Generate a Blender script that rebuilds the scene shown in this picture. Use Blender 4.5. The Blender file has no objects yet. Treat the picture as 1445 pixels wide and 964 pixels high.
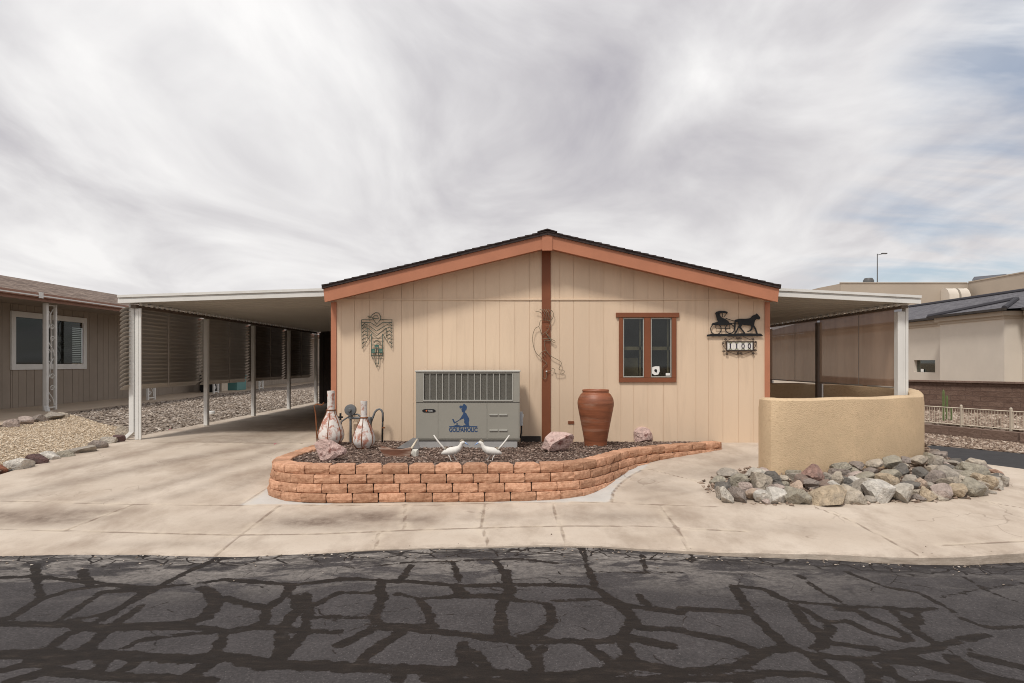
import bpy, bmesh, math, random
import numpy as np
from mathutils import Vector, Matrix, noise as mnoise
random.seed(7); rng = np.random.default_rng(7)
C = bpy.context.scene.collection
F, CX, CY, H = 924.0, 735.0, 512.0, 1.55          # focal length in photo pixels, vanishing point, eye height

def W(x, y, D): return ((x-CX)*D/F, D, H-(y-CY)*D/F)
def G(D): return min(-.044+.0725*(D-5.6), .295)    # driveway and apron: a gentle ramp up to the house pad
def DG(y):
    d = max(y-CY, 1.0); D = 2.0/(d/F+.0725)
    return D if D < 10.27 else (H-.295)*F/d
def GP(x, y): D = DG(y); return ((x-CX)*D/F, D)

# ------------------------------------------------------------------ materials
class N:
    def __init__(s, name):
        s.m = bpy.data.materials.new(name); s.m.use_nodes = True
        s.t = s.m.node_tree; s.t.nodes.clear()
        s.out = s.t.nodes.new('ShaderNodeOutputMaterial')
    def n(s, ty, **kw):
        nd = s.t.nodes.new(ty)
        for k, v in kw.items():
            if k in nd.inputs: nd.inputs[k].default_value = v
            else: setattr(nd, k, v)
        return nd
    def l(s, a, b): s.t.links.new(a, b)
    def coord(s, kind='Object'): return s.n('ShaderNodeTexCoord').outputs[kind]
    def mapping(s, v, scale=(1,1,1), rot=(0,0,0)):
        m = s.n('ShaderNodeMapping'); s.l(v, m.inputs['Vector']); m.inputs['Scale'].default_value = scale; m.inputs['Rotation'].default_value = rot
        return m.outputs[0]
    def noise(s, v, scale, detail=4, rough=.55, dist=0):
        t = s.n('ShaderNodeTexNoise'); s.l(v, t.inputs['Vector'])
        t.inputs['Scale'].default_value = scale; t.inputs['Detail'].default_value = detail
        t.inputs['Roughness'].default_value = rough; t.inputs['Distortion'].default_value = dist
        return t.outputs['Fac']
    def ramp(s, f, stops):
        r = s.n('ShaderNodeValToRGB'); s.l(f, r.inputs[0]); e = r.color_ramp.elements
        while len(e) < len(stops): e.new(.5)
        for k, (p, c) in enumerate(stops):
            e[k].position = p; e[k].color = (*c, 1) if not isinstance(c, (int, float)) else (c, c, c, 1)
        return r.outputs[0]
    def mix(s, f, a, b, mode='MIX'):
        m = s.n('ShaderNodeMix', data_type='RGBA', blend_type=mode)
        for v, i in ((f, 0), (a, 6), (b, 7)):
            if isinstance(v, (int, float)): m.inputs[i].default_value = v if i == 0 else (v, v, v, 1)
            elif isinstance(v, tuple): m.inputs[i].default_value = (*v, 1)
            else: s.l(v, m.inputs[i])
        return m.outputs[2]
    def math(s, op, a, b=0.0, c=0.0, clamp=False):
        m = s.n('ShaderNodeMath', operation=op, use_clamp=clamp)
        for i, v in enumerate((a, b, c)):
            if isinstance(v, (int, float)): m.inputs[i].default_value = v
            else: s.l(v, m.inputs[i])
        return m.outputs[0]
    def attr(s, name, out='Fac'):
        return s.n('ShaderNodeAttribute', attribute_name=name).outputs[out]
    def bump(s, h, strength=.3, dist=.01, prev=None):
        b = s.n('ShaderNodeBump'); s.l(h, b.inputs['Height'])
        b.inputs['Strength'].default_value = strength; b.inputs['Distance'].default_value = dist
        if prev is not None: s.l(prev, b.inputs['Normal'])
        return b.outputs[0]
    def bsdf(s, col, rough=.7, metal=0, normal=None, spec=.4):
        p = s.n('ShaderNodeBsdfPrincipled')
        for v, k in ((col, 'Base Color'), (rough, 'Roughness'), (metal, 'Metallic'), (spec, 'Specular IOR Level')):
            if isinstance(v, tuple): p.inputs[k].default_value = (*v, 1)
            elif isinstance(v, (int, float)): p.inputs[k].default_value = v
            else: s.l(v, p.inputs[k])
        if normal is not None: s.l(normal, p.inputs['Normal'])
        s.l(p.outputs[0], s.out.inputs[0]); return p

def pm(name, c, var=.15, scale=3, rough=.7, bscale=60, bstr=.15, bdist=.004, metal=0, dirt=None, dscale=2, dlo=.55, dhi=.75, stretch=(1,1,1), spec=.3):
    """a painted / mineral surface: slow colour drift, fine grain bump, optional dirt patches"""
    n = N(name); v = n.coord(); vs = n.mapping(v, stretch)
    f = n.noise(vs, scale, 5, .6)
    lo = tuple(x*(1-var) for x in c); hi = tuple(min(x*(1+var), .95) for x in c)
    col = n.ramp(f, [(.3, lo), (.7, hi)])
    if dirt is not None:
        d = n.ramp(n.noise(vs, dscale, 8, .65, .4), [(dlo, 0), (dhi, 1)])
        col = n.mix(d, col, dirt)
    b = n.bump(n.noise(v, bscale, 4, .6), bstr, bdist)
    n.bsdf(col, rough, metal, b, spec); return n.m

MT = {}
MT['siding'] = pm('cream siding paint', (.70,.54,.392), .06, 1.2, .62, 90, .25, .003, stretch=(1,1,.12), dirt=(.58,.44,.315), dscale=5, dlo=.52, dhi=.85)
MT['terra'] = pm('terracotta trim paint', (.45,.185,.105), .07, 3, .55, 120, .15, .002)
MT['brown'] = pm('brown trim paint', (.21,.072,.033), .08, 3, .55, 120, .15, .002)
MT['shingle'] = pm('dark roof shingles', (.042,.030,.028), .35, 14, .9, 50, .6, .01)
MT['white'] = pm('white painted aluminium', (.68,.67,.64), .05, 2, .42, 30, .08, .002, dirt=(.50,.47,.42), dscale=1.6, dlo=.6, dhi=.9)
MT['pan'] = pm('roof pan underside', (.52,.49,.44), .05, 1, .5, 30, .05, .002)
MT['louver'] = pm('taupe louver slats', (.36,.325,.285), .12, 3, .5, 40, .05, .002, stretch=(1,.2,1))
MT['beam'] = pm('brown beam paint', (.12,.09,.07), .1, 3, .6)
MT['louver_dark'] = pm('darker louver slats', (.12,.095,.075), .12, 3, .6, stretch=(1,.2,1))  # darker tone of the louver slats, used on the two rear bays
MT['copper'] = pm('faded copper gutter paint', (.29,.155,.11), .1, 3, .5)
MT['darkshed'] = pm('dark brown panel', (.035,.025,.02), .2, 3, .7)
MT['stucco'] = pm('tan stucco', (.61,.455,.29), .12, 1.6, .88, 60, .8, .014, dirt=(.50,.36,.225), dscale=22, dlo=.5, dhi=.8)
MT['acbox'] = pm('grey beige enamel', (.30,.285,.245), .04, 2, .45, 60, .05, .002)
MT['acdark'] = pm('dark coil', (.12,.112,.098), .2, 30, .7)
MT['acbar'] = pm('grille wire', (.42,.41,.37), .05, 8, .4)
MT['acpad'] = pm('bare concrete plinth', (.36,.35,.34), .12, 5, .85, 60, .3, .004)
MT['navy'] = pm('faded navy vinyl', (.035,.07,.15), .2, 12, .5)
MT['black'] = pm('black steel', (.012,.012,.013), .2, 10, .5, 80, .2, .002)
MT['iron'] = pm('dark bronze iron', (.05,.035,.028), .3, 20, .6)
MT['orange'] = pm('orange enamel', (.6,.16,.06), .05, 8, .4)
MT['offwhite'] = pm('white print', (.78,.77,.74), .03, 8, .5)
MT['tile'] = pm('white glazed tile', (.74,.71,.66), .04, 20, .2, spec=.5)
MT['olive'] = pm('olive tile paint', (.16,.17,.05), .4, 60, .3)
MT['indigo'] = pm('dark violet glaze', (.03,.022,.05), .2, 30, .3)
MT['verdigris'] = pm('verdigris wire', (.075,.105,.085), .35, 25, .7, metal=.2, dirt=(.06,.05,.03), dscale=12)
MT['teal'] = pm('teal enamel', (.06,.17,.14), .3, 30, .6)
MT['wire'] = pm('dull olive wire', (.20,.16,.11), .3, 20, .65, metal=.2)
MT['grey'] = pm('grey pipe paint', (.15,.155,.16), .12, 10, .5)
MT['ltgrey'] = pm('light grey plastic', (.42,.43,.44), .05, 8, .45)
MT['rust'] = pm('rusty iron', (.20,.075,.03), .4, 30, .8, 80, .4, .003, dirt=(.08,.04,.02), dscale=20)
MT['vase'] = pm('flaking white over red clay', (.66,.62,.58), .08, 20, .85, 40, .5, .006, dirt=(.42,.20,.15), dscale=8, dlo=.50, dhi=.585)
MT['urn'] = pm('glazed red clay', (.235,.078,.035), .4, 6, .5, 40, .3, .004, dirt=(.33,.19,.13), dscale=4, dlo=.55, dhi=.75, stretch=(.4,.4,3), spec=.5)
MT['statue'] = pm('weathered white paint', (.70,.67,.62), .06, 20, .6, 80, .3, .002, dirt=(.42,.38,.33), dscale=14, dlo=.6, dhi=.75)
MT['beak'] = pm('pale blue paint', (.30,.42,.66), .1, 20, .5)
MT['crest'] = pm('grey brown paint', (.25,.21,.16), .3, 40, .7)
MT['wood'] = pm('weathered red brown wood', (.17,.075,.045), .35, 6, .6, 40, .4, .005, stretch=(.4,3,3), dirt=(.45,.34,.27), dscale=5, dlo=.42, dhi=.6)
MT['slate'] = pm('dark slate', (.15,.142,.137), .25, 6, .8, 40, .4, .005)
MT['stick'] = pm('bleached wood', (.62,.54,.42), .12, 12, .75)
MT['halite'] = pm('pale grey stone', (.55,.53,.47), .12, 14, .9, 30, .6, .008)
MT['nsiding'] = pm('taupe siding paint', (.31,.26,.212), .07, 1.5, .7, 80, .2, .003)
MT['beige'] = pm('beige render', (.62,.56,.485), .05, .8, .9, 25, .25, .006)
MT['beige2'] = pm('tan render', (.44,.375,.305), .05, .3, .9, 10, .2, .01)
MT['fence'] = pm('cream fence paint', (.52,.45,.36), .06, 5, .55)
MT['cactus'] = pm('cactus green', (.13,.165,.065), .25, 9, .6, 60, .4, .01)
MT['asphalt2'] = pm('smooth dark asphalt', (.040,.038,.039), .2, 3, .85, 150, .4, .004)
MT['pole'] = pm('dark pole steel', (.10,.10,.10), .1, 5, .5)
MT['solar'] = pm('solar glass', (.02,.022,.03), .1, 5, .15, spec=.6)
MT['bin'] = pm('teal plastic', (.10,.24,.23), .08, 4, .5)
MT['cloth'] = pm('beige curtain', (.30,.24,.16), .15, 8, .9)
MT['sealgap'] = pm('dark skirting', (.045,.038,.034), .2, 5, .8)
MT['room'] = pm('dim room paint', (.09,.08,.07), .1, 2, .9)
MT['concrete'] = None
MT['dirt'] = pm('dry desert soil', (.36,.27,.19), .2, 1.5, .95, 30, .5, .02)

def glass(name, tint=(.75,.78,.75), refl=.14, ior=1.14):
    n = N(name); t = n.n('ShaderNodeBsdfTransparent'); t.inputs[0].default_value = (*tint, 1)
    g = n.n('ShaderNodeBsdfGlossy'); g.inputs['Roughness'].default_value = .03
    fr = n.n('ShaderNodeFresnel'); fr.inputs[0].default_value = ior
    f = n.math('ADD', fr.outputs[0], refl)
    m = n.n('ShaderNodeMixShader'); n.l(f, m.inputs[0]); n.l(t.outputs[0], m.inputs[1]); n.l(g.outputs[0], m.inputs[2])
    n.l(m.outputs[0], n.out.inputs[0]); return n.m
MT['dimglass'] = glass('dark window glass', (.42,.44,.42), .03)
MT['glass'] = glass('window glass', refl=.035)
def screen_mat():
    n = N('brown shade cloth'); v = n.coord()
    t = n.n('ShaderNodeBsdfTransparent'); d = n.n('ShaderNodeBsdfDiffuse')
    col = n.ramp(n.noise(n.mapping(v, (1,1.5,.35)), 1.6, 4), [(.3, (.34,.225,.155)), (.7, (.48,.335,.24))]); n.l(col, d.inputs[0])
    tr = n.n('ShaderNodeBsdfTranslucent'); n.l(col, tr.inputs[0])
    a = n.n('ShaderNodeMixShader'); a.inputs[0].default_value = .35; n.l(d.outputs[0], a.inputs[1]); n.l(tr.outputs[0], a.inputs[2])
    m = n.n('ShaderNodeMixShader'); m.inputs[0].default_value = .84; n.l(t.outputs[0], m.inputs[1]); n.l(a.outputs[0], m.inputs[2])
    n.l(m.outputs[0], n.out.inputs[0]); return n.m
MT['screen'] = screen_mat()
def block_mat():
    n = N('rusty red split face block'); v = n.coord()
    cell = n.attr('tint'); f = n.noise(v, 22, 6, .65)
    a = n.ramp(f, [(.3, (.40,.205,.125)), (.7, (.70,.43,.29))])
    c = n.mix(1.0, a, n.ramp(cell, [(0, (.74,.70,.66)), (1, (1.12,1.08,1.05))]), 'MULTIPLY')
    b = n.bump(n.noise(v, 34, 6, .7), .7, .02)
    n.bsdf(c, .92, 0, b, .2); return n.m
MT['block'] = block_mat()
def cmu_mat(name, c1, c2, mortar, bw, bh):
    n = N(name); v = n.coord('UV')
    br = n.n('ShaderNodeTexBrick'); n.l(v, br.inputs['Vector'])
    for k, val in (('Color1', (*c1,1)), ('Color2', (*c2,1)), ('Mortar', (*mortar,1)), ('Scale', 1.0), ('Mortar Size', .012), ('Brick Width', bw), ('Row Height', bh)): br.inputs[k].default_value = val
    o = n.coord(); f = n.noise(o, 5, 5)
    c = n.mix(.5, br.outputs['Color'], n.ramp(f, [(.3, c1), (.7, c2)]))
    h = n.math('MULTIPLY', n.noise(o, 14, 5, .7), n.math('SUBTRACT', 1.0, br.outputs['Fac']))
    n.bsdf(c, .92, 0, n.bump(h, .9, .05), .2); return n.m
MT['cmu'] = cmu_mat('brown split face wall block', (.125,.078,.06), (.21,.14,.108), (.085,.055,.045), .42, .16)
MT['cmulow'] = cmu_mat('brown kerb block', (.17,.115,.09), (.24,.165,.13), (.12,.085,.07), .8, .3)
def shingle_tab():
    n = N('taupe asphalt shingles'); v = n.coord('UV')
    br = n.n('ShaderNodeTexBrick'); n.l(v, br.inputs['Vector'])
    for k, val in (('Color1', (.085,.058,.045,1)), ('Color2', (.31,.24,.195,1)), ('Mortar', (.06,.045,.04,1)), ('Scale', 1.0), ('Mortar Size', .012), ('Brick Width', .33), ('Row Height', .16)): br.inputs[k].default_value = val
    c = n.mix(.3, br.outputs['Color'], n.ramp(n.noise(v, 4, 4), [(.3, (.10,.07,.055)), (.7, (.27,.21,.175))]))
    n.bsdf(c, .95, 0, n.bump(n.math('SUBTRACT', 1.0, br.outputs['Fac']), .6, .02), .2); return n.m
MT['tabs'] = shingle_tab()
def rooftile():
    n = N('grey concrete roof tile'); v = n.coord('UV')
    br = n.n('ShaderNodeTexBrick'); n.l(v, br.inputs['Vector'])
    for k, val in (('Color1', (.10,.095,.105,1)), ('Color2', (.155,.15,.16,1)), ('Mortar', (.045,.043,.05,1)), ('Scale', 1.0), ('Mortar Size', .02), ('Brick Width', .33), ('Row Height', .38)): br.inputs[k].default_value = val
    n.bsdf(br.outputs['Color'], .8, 0, n.bump(n.math('SUBTRACT', 1.0, br.outputs['Fac']), .7, .03), .3); return n.m
MT['rooftile'] = rooftile()
def pebble_mat(name, stops, rough=.9, scale=35):
    n = N(name); v = n.coord()
    vo = n.n('ShaderNodeTexVoronoi'); n.l(v, vo.inputs['Vector']); vo.inputs['Scale'].default_value = scale
    sep = n.n('ShaderNodeSeparateColor'); n.l(vo.outputs['Color'], sep.inputs[0])
    c = n.ramp(sep.outputs[0], stops)
    c = n.mix(n.ramp(n.noise(v, .9, 4), [(.4, 0.0), (.75, .35)]), c, stops[0][1])
    h = n.math('SUBTRACT', 1.0, vo.outputs['Distance'])
    n.bsdf(c, rough, 0, n.bump(h, 1.0, .03), .2); return n.m
def chip_mat(name, stops):
    n = N(name); c = n.ramp(n.attr('tint'), stops); n.bsdf(c, .9, 0, n.bump(n.noise(n.coord(), 60, 3), .3, .004), .2); return n.m
TAN = [(0, (.34,.25,.165)), (.35, (.47,.37,.26)), (.7, (.58,.475,.355)), (1, (.70,.61,.49))]
GRY = [(0, (.10,.075,.058)), (.4, (.25,.20,.16)), (.75, (.38,.315,.26)), (1, (.54,.48,.42))]
MUL = [(0, (.07,.043,.034)), (.45, (.155,.105,.082)), (.8, (.24,.17,.135)), (1, (.40,.32,.27))]
RSG = [(0, (.11,.075,.055)), (.4, (.23,.165,.125)), (.75, (.35,.27,.21)), (1, (.50,.42,.35))]
for k, s, sc in (('tan', TAN, 45), ('gry', GRY, 26), ('mul', MUL, 55), ('rsg', RSG, 16)):
    MT[k+'_bed'] = pebble_mat(k+' gravel bed', s, scale=sc); MT[k+'_chip'] = chip_mat(k+' gravel stone', s)

ROCKC = dict(grey=(.37,.325,.272), charcoal=(.16,.145,.128), tan=(.47,.375,.265), beige=(.47,.405,.325), white=(.58,.54,.48), pink=(.45,.365,.32), peach=(.48,.365,.28),
             redpink=(.36,.225,.185), green=(.345,.31,.245), purple=(.29,.242,.21), brown=(.25,.185,.15), pale=(.49,.445,.38), rust=(.30,.13,.08), maroon=(.14,.085,.078), orange=(.46,.29,.21))
ROCKW = dict(grey='grey', charcoal='charcoal', tan='tan', beige='beige', white='whitish', pink='pinkish', peach='peach', redpink='reddish pink', green='greenish grey', purple='purplish grey', brown='brown', pale='pale grey', rust='rust red', maroon='dark maroon', orange='orange tinted')
for k, c in ROCKC.items():
    MT['r_'+k] = pm(k+' rock', c, .34, 9, .9, 30, 1.0, .04, dirt=tuple(x*.55+.05 for x in c), dscale=6, dlo=.48, dhi=.66)
MT['r_quartz'] = pm('pink quartz rock', (.56,.40,.355), .28, 7, .85, 18, 1.0, .04, dirt=(.20,.085,.07), dscale=7, dlo=.52, dhi=.62)

# ------------------------------------------------------------------ mesh helpers
class MB:
    def __init__(s): s.v = []; s.f = []; s.mi = []; s.uv = {}; s.cur = 0; s.tint = []
    def add(s, vs, fs, uv=None, tint=None):
        o = len(s.v); s.v += [tuple(p) for p in vs]
        s.tint += [random.random() if tint is None else tint]*len(vs)
        for k, f in enumerate(fs):
            s.f.append([o+i for i in f]); s.mi.append(s.cur)
            if uv: s.uv[len(s.f)-1] = uv[k]
        return s
    def box(s, x0, x1, y0, y1, z0, z1):
        return s.add([(x0,y0,z0),(x1,y0,z0),(x1,y1,z0),(x0,y1,z0),(x0,y0,z1),(x1,y0,z1),(x1,y1,z1),(x0,y1,z1)],
                     [(0,3,2,1),(4,5,6,7),(0,1,5,4),(1,2,6,5),(2,3,7,6),(3,0,4,7)])
    def hexa(s, a, b):      # a, b: two quads (4 points each) joined into a solid
        return s.add(list(a)+list(b), [(3,2,1,0),(4,5,6,7),(0,1,5,4),(1,2,6,5),(2,3,7,6),(3,0,4,7)])
    def prism(s, poly, d0, d1, axis='y'):
        n = len(poly); P = (lambda a, b, d: (a, d, b)) if axis == 'y' else ((lambda a, b, d: (d, a, b)) if axis == 'x' else (lambda a, b, d: (a, b, d)))
        return s.add([P(a, b, d0) for a, b in poly]+[P(a, b, d1) for a, b in poly],
                     [tuple(range(n)), tuple(range(2*n-1, n-1, -1))]+[(i, (i+1) % n, n+(i+1) % n, n+i) for i in range(n)])
    def tube(s, pts, r, seg=8, closed=False, sy=1.0):
        pts = [Vector(p) for p in pts]; n = len(pts); rs = r if isinstance(r, (list, tuple)) else [r]*n
        up = Vector((0,0,1)); vs = []; prev = None
        for i, p in enumerate(pts):
            t = ((pts[(i+1) % n]-pts[i-1]) if closed else (pts[min(i+1,n-1)]-pts[max(i-1,0)])).normalized()
            a = prev - t*prev.dot(t) if prev is not None else (t.cross(up) if abs(t.z) < .95 else t.cross(Vector((0,1,0))))
            a.normalize(); prev = a; b = t.cross(a)
            for k in range(seg):
                q = 2*math.pi*k/seg; vs.append(p+(a*math.cos(q)+b*math.sin(q)*sy)*rs[i])
        fs = []
        for i in range(n if closed else n-1):
            j = (i+1) % n
            for k in range(seg): fs.append((i*seg+k, i*seg+(k+1) % seg, j*seg+(k+1) % seg, j*seg+k))
        if not closed: fs += [tuple(range(seg-1,-1,-1)), tuple(range((n-1)*seg, n*seg))]
        return s.add(vs, fs)
    def lathe(s, prof, c=(0,0,0), seg=28, cap=True):
        vs = []; fs = []; n = len(prof)
        for r, z in prof:
            for k in range(seg):
                q = 2*math.pi*k/seg; vs.append((c[0]+r*math.cos(q), c[1]+r*math.sin(q), c[2]+z))
        for i in range(n-1):
            for k in range(seg): fs.append((i*seg+k, i*seg+(k+1) % seg, (i+1)*seg+(k+1) % seg, (i+1)*seg+k))
        if cap: fs += [tuple(range(seg-1,-1,-1)), tuple(range((n-1)*seg, n*seg))]
        return s.add(vs, fs)
    def build(s, name, mats, parent=None, smooth=False, bevel=0, recalc=True):
        me = bpy.data.meshes.new(name); me.from_pydata(s.v, [], s.f)
        for m in (mats if isinstance(mats, (list, tuple)) else [mats]): me.materials.append(MT[m] if isinstance(m, str) else m)
        for p, i in zip(me.polygons, s.mi): p.material_index = i
        if s.uv:
            u = me.uv_layers.new(name='UVMap')
            for fi, co in s.uv.items():
                for li, c in zip(me.polygons[fi].loop_indices, co): u.data[li].uv = c
        a = me.attributes.new('tint', 'FLOAT', 'POINT'); a.data.foreach_set('value', np.array(s.tint, dtype=np.float32))
        if recalc or bevel:
            bm = bmesh.new(); bm.from_mesh(me)
            if bevel:
                bmesh.ops.bevel(bm, geom=[e for e in bm.edges if len(e.link_faces) == 2 and e.calc_face_angle(0) > .6], offset=bevel, segments=2, affect='EDGES', profile=.6)
            bmesh.ops.recalc_face_normals(bm, faces=bm.faces); bm.to_mesh(me); bm.free()
        if smooth:
            me.polygons.foreach_set('use_smooth', [True]*len(me.polygons))
            if smooth != True: me.set_sharp_from_angle(angle=smooth)
        o = bpy.data.objects.new(name, me); C.objects.link(o)
        if parent is not None:
            o.parent = parent; o.matrix_parent_inverse = Matrix.Translation(-parent.matrix_basis.translation) if parent.type == 'EMPTY' and parent.parent is None else Matrix.Identity(4)
        return o
def tag(o, label=None, cat=None, group=None, kind=None):
    for k, v in (('label', label), ('category', cat), ('group', group), ('kind', kind)):
        if v: o[k] = v
    return o
def thing(name, label, cat, loc=(0,0,0), group=None):
    o = bpy.data.objects.new(name, None); C.objects.link(o); o.location = loc; o.empty_display_size = .1
    return tag(o, label, cat, group)
def box(name, mat, parent, x0, x1, y0, y1, z0, z1, bevel=0):
    return MB().box(x0,x1,y0,y1,z0,z1).build(name, mat, parent, bevel=bevel)
def text(name, s, mat, parent, x0, x1, z0, z1, y, t=.002, bold=0.0):
    cu = bpy.data.curves.new('lettering', 'FONT'); cu.body = s; cu.extrude = .02; cu.offset = bold
    ob = bpy.data.objects.new('lettering', cu); C.objects.link(ob)
    bpy.context.view_layer.update()
    me = bpy.data.meshes.new_from_object(ob.evaluated_get(bpy.context.evaluated_depsgraph_get()))
    bpy.data.objects.remove(ob)
    co = np.array([v.co for v in me.vertices]); lo, hi = co.min(0), co.max(0)
    q = (co-lo)/(hi-lo); me.materials.clear(); me.materials.append(MT[mat])
    for v, a in zip(me.vertices, q): v.co = (x0+(x1-x0)*a[0], y-t*a[2], z0+(z1-z0)*a[1])
    me.update(); me.name = name
    o = bpy.data.objects.new(name, me); C.objects.link(o); o.parent = parent
    if parent.parent is None and parent.type == 'EMPTY': o.matrix_parent_inverse = Matrix.Translation(-parent.location)
    return o
def catmull(pts, step=.05):
    P = np.array(pts, float); out = []
    for i in range(len(P)-1):
        p0 = P[max(i-1,0)]; p1 = P[i]; p2 = P[i+1]; p3 = P[min(i+2,len(P)-1)]
        n = max(2, int(np.linalg.norm(p2-p1)/step))
        for k in range(n):
            t = k/n; out.append(.5*((2*p1)+(p2-p0)*t+(2*p0-5*p1+4*p2-p3)*t*t+(3*p1-p0-3*p2+p3)*t**3))
    out.append(P[-1]); return np.array(out)
def segdist(Q, poly):
    """distance from points Q (n,2) to a polyline"""
    d = np.full(len(Q), 1e9)
    for a, b in zip(poly[:-1], poly[1:]):
        a = np.array(a, float); b = np.array(b, float); ab = b-a; L = (ab@ab) or 1e-9
        t = np.clip(((Q-a)@ab)/L, 0, 1); d = np.minimum(d, np.linalg.norm(Q-a-t[:,None]*ab, axis=1))
    return d
def inside(Q, poly):
    r = np.zeros(len(Q), bool); P = np.array(poly); j = len(P)-1
    for i in range(len(P)):
        c = ((P[i,1] > Q[:,1]) != (P[j,1] > Q[:,1])) & (Q[:,0] < (P[j,0]-P[i,0])*(Q[:,1]-P[i,1])/(P[j,1]-P[i,1]+1e-12)+P[i,0])
        r ^= c; j = i
    return r
def sheet(name, P, nu, nv, mat, attrs=None, skirt=0, keep=None):
    """grid mesh of nu x nv points; skirt closes the rim downwards"""
    idx = np.arange(nu*nv).reshape(nu, nv); fs = []
    q = np.stack([idx[:-1,:-1], idx[1:,:-1], idx[1:,1:], idx[:-1,1:]], -1).reshape(-1,4)
    if keep is not None: q = q[keep]
    V = [tuple(p) for p in P]; fs = q.tolist()
    if skirt:
        rim = list(idx[:,0])+list(idx[-1,1:])+list(idx[::-1,-1][1:])+list(idx[0,::-1][1:-1])
        o = len(V); V += [(P[i][0], P[i][1], P[i][2]-skirt) for i in rim]
        n = len(rim); fs += [[rim[k], o+k, o+(k+1) % n, rim[(k+1) % n]] for k in range(n)]
    me = bpy.data.meshes.new(name); me.from_pydata(V, [], fs); me.materials.append(MT[mat] if isinstance(mat, str) else mat)
    for k, a in (attrs or {}).items():
        full = np.full(len(V), float(a[0]) if not skirt else 9.0, dtype=np.float32) ; full[:len(a)] = a
        if skirt and k != 'joint': full[len(a):] = 0
        me.attributes.new(k, 'FLOAT', 'POINT').data.foreach_set('value', full)
    bm = bmesh.new(); bm.from_mesh(me); loose = [v for v in bm.verts if not v.link_faces]; bmesh.ops.delete(bm, geom=loose, context='VERTS')
    bmesh.ops.recalc_face_normals(bm, faces=bm.faces)
    up = sum(f.normal.z*f.calc_area() for f in bm.faces)
    if up < 0: bmesh.ops.reverse_faces(bm, faces=bm.faces)
    bm.to_mesh(me); bm.free()
    me.polygons.foreach_set('use_smooth', [True]*len(me.polygons)); me.set_sharp_from_angle(angle=.7)
    o = bpy.data.objects.new(name, me); C.objects.link(o); return o
def scatter(name, mat, pts, smin, smax, flat=.6, parent=None):
    """many little angular stones as one mesh"""
    n = len(pts); base = np.array([(1,0,0),(-1,0,0),(0,1,0),(0,-1,0),(0,0,1),(0,0,-1)], float)
    fc = np.array([(0,2,4),(2,1,4),(1,3,4),(3,0,4),(2,0,5),(1,2,5),(3,1,5),(0,3,5)])
    V = base[None]*(rng.uniform(.55,1.25,(n,6,1)))+rng.normal(0,.18,(n,6,3))
    s = rng.uniform(smin, smax, (n,1,1))*np.concatenate([rng.uniform(.7,1.6,(n,1,1)), np.ones((n,1,1)), np.full((n,1,1), flat)], 2)
    V = V*s; a = rng.uniform(0, 6.28, n); c, q = np.cos(a)[:,None], np.sin(a)[:,None]
    x, y = V[:,:,0]*c-V[:,:,1]*q, V[:,:,0]*q+V[:,:,1]*c
    V = np.stack([x, y, V[:,:,2]], 2)+np.array(pts)[:,None,:]
    me = bpy.data.meshes.new(name); f = (fc[None]+6*np.arange(n)[:,None,None]).reshape(-1,3)
    me.from_pydata(V.reshape(-1,3).tolist(), [], f.tolist()); me.materials.append(MT[mat])
    me.attributes.new('tint', 'FLOAT', 'POINT').data.foreach_set('value', np.repeat(rng.random(n), 6).astype(np.float32))
    o = bpy.data.objects.new(name, me); C.objects.link(o)
    if parent is not None: o.parent = parent
    return o
def rock_mesh(mb, c, size, seed, cuts=9, rz=0, tilt=0):
    """an angular boulder: a sphere trimmed by random planes, then roughened"""
    bm = bmesh.new(); bmesh.ops.create_icosphere(bm, subdivisions=3, radius=1)
    r = random.Random(seed); pl = []
    for _ in range(cuts):
        nrm = Vector((r.gauss(0,1), r.gauss(0,1), r.gauss(0,1))).normalized(); pl.append((nrm, r.uniform(.45,.80)))
    R = Matrix.Rotation(rz, 3, 'Z') @ Matrix.Rotation(tilt, 3, 'Y'); off = Vector((seed*3.1, seed*1.7, 0))
    vs = []
    for v in bm.verts:
        p = v.co.copy()
        for nrm, d in pl:
            k = p.dot(nrm)
            if k > d: p -= nrm*(k-d)*.99
        p *= 1+.05*mnoise.noise(p*2.0+off)+.028*mnoise.noise(p*7+off)
        vs.append(p)
    lo = [min(p[k] for p in vs) for k in range(3)]; hi = [max(p[k] for p in vs) for k in range(3)]
    q = []
    for p in vs:
        p = Vector([((p[k]-lo[k])/(hi[k]-lo[k])-.5)*size[k] for k in range(3)])
        q.append(R @ p+Vector(c))
    mb.add(q, [[v.index for v in f.verts] for f in bm.faces]); bm.free()
def ordinal(k):
    w = ['first','second','third','fourth','fifth','sixth','seventh','eighth','ninth','tenth','eleventh','twelfth','thirteenth','fourteenth','fifteenth','sixteenth','seventeenth','eighteenth','nineteenth','twentieth']
    if k < 20: return w[k]
    t = {2:'twenty',3:'thirty',4:'forty'}
    return t[(k+1)//10]+('-'+w[(k+1) % 10-1] if (k+1) % 10 else 'th')

# ------------------------------------------------------------------ ground, street, concrete
EDGE = [GP(x, y) for x, y in ((0,783),(100,782),(200,782),(330,785),(450,780),(530,775),(600,771),(700,769),(770,768),(850,770),(960,775),(1060,779),(1150,781),(1230,784),(1300,785),(1370,783),(1445,779))]
EX = np.array([-40,-12,-7]+[p[0] for p in EDGE]+[7,9.5,13,40]); EZ = np.array([5.5,5.5,5.5]+[p[1] for p in EDGE]+[5.55,5.45,5.2,5.0])
def edgeZ(X):
    X = np.asarray(X, float)
    return np.interp(X, EX, EZ)+.012*np.sin(X*3.1)+.004*np.sin(X*9.7+1)
def roadz(X): return -.062-.075*np.clip((np.asarray(X, float)-.6)/3.2, 0, 1)

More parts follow.
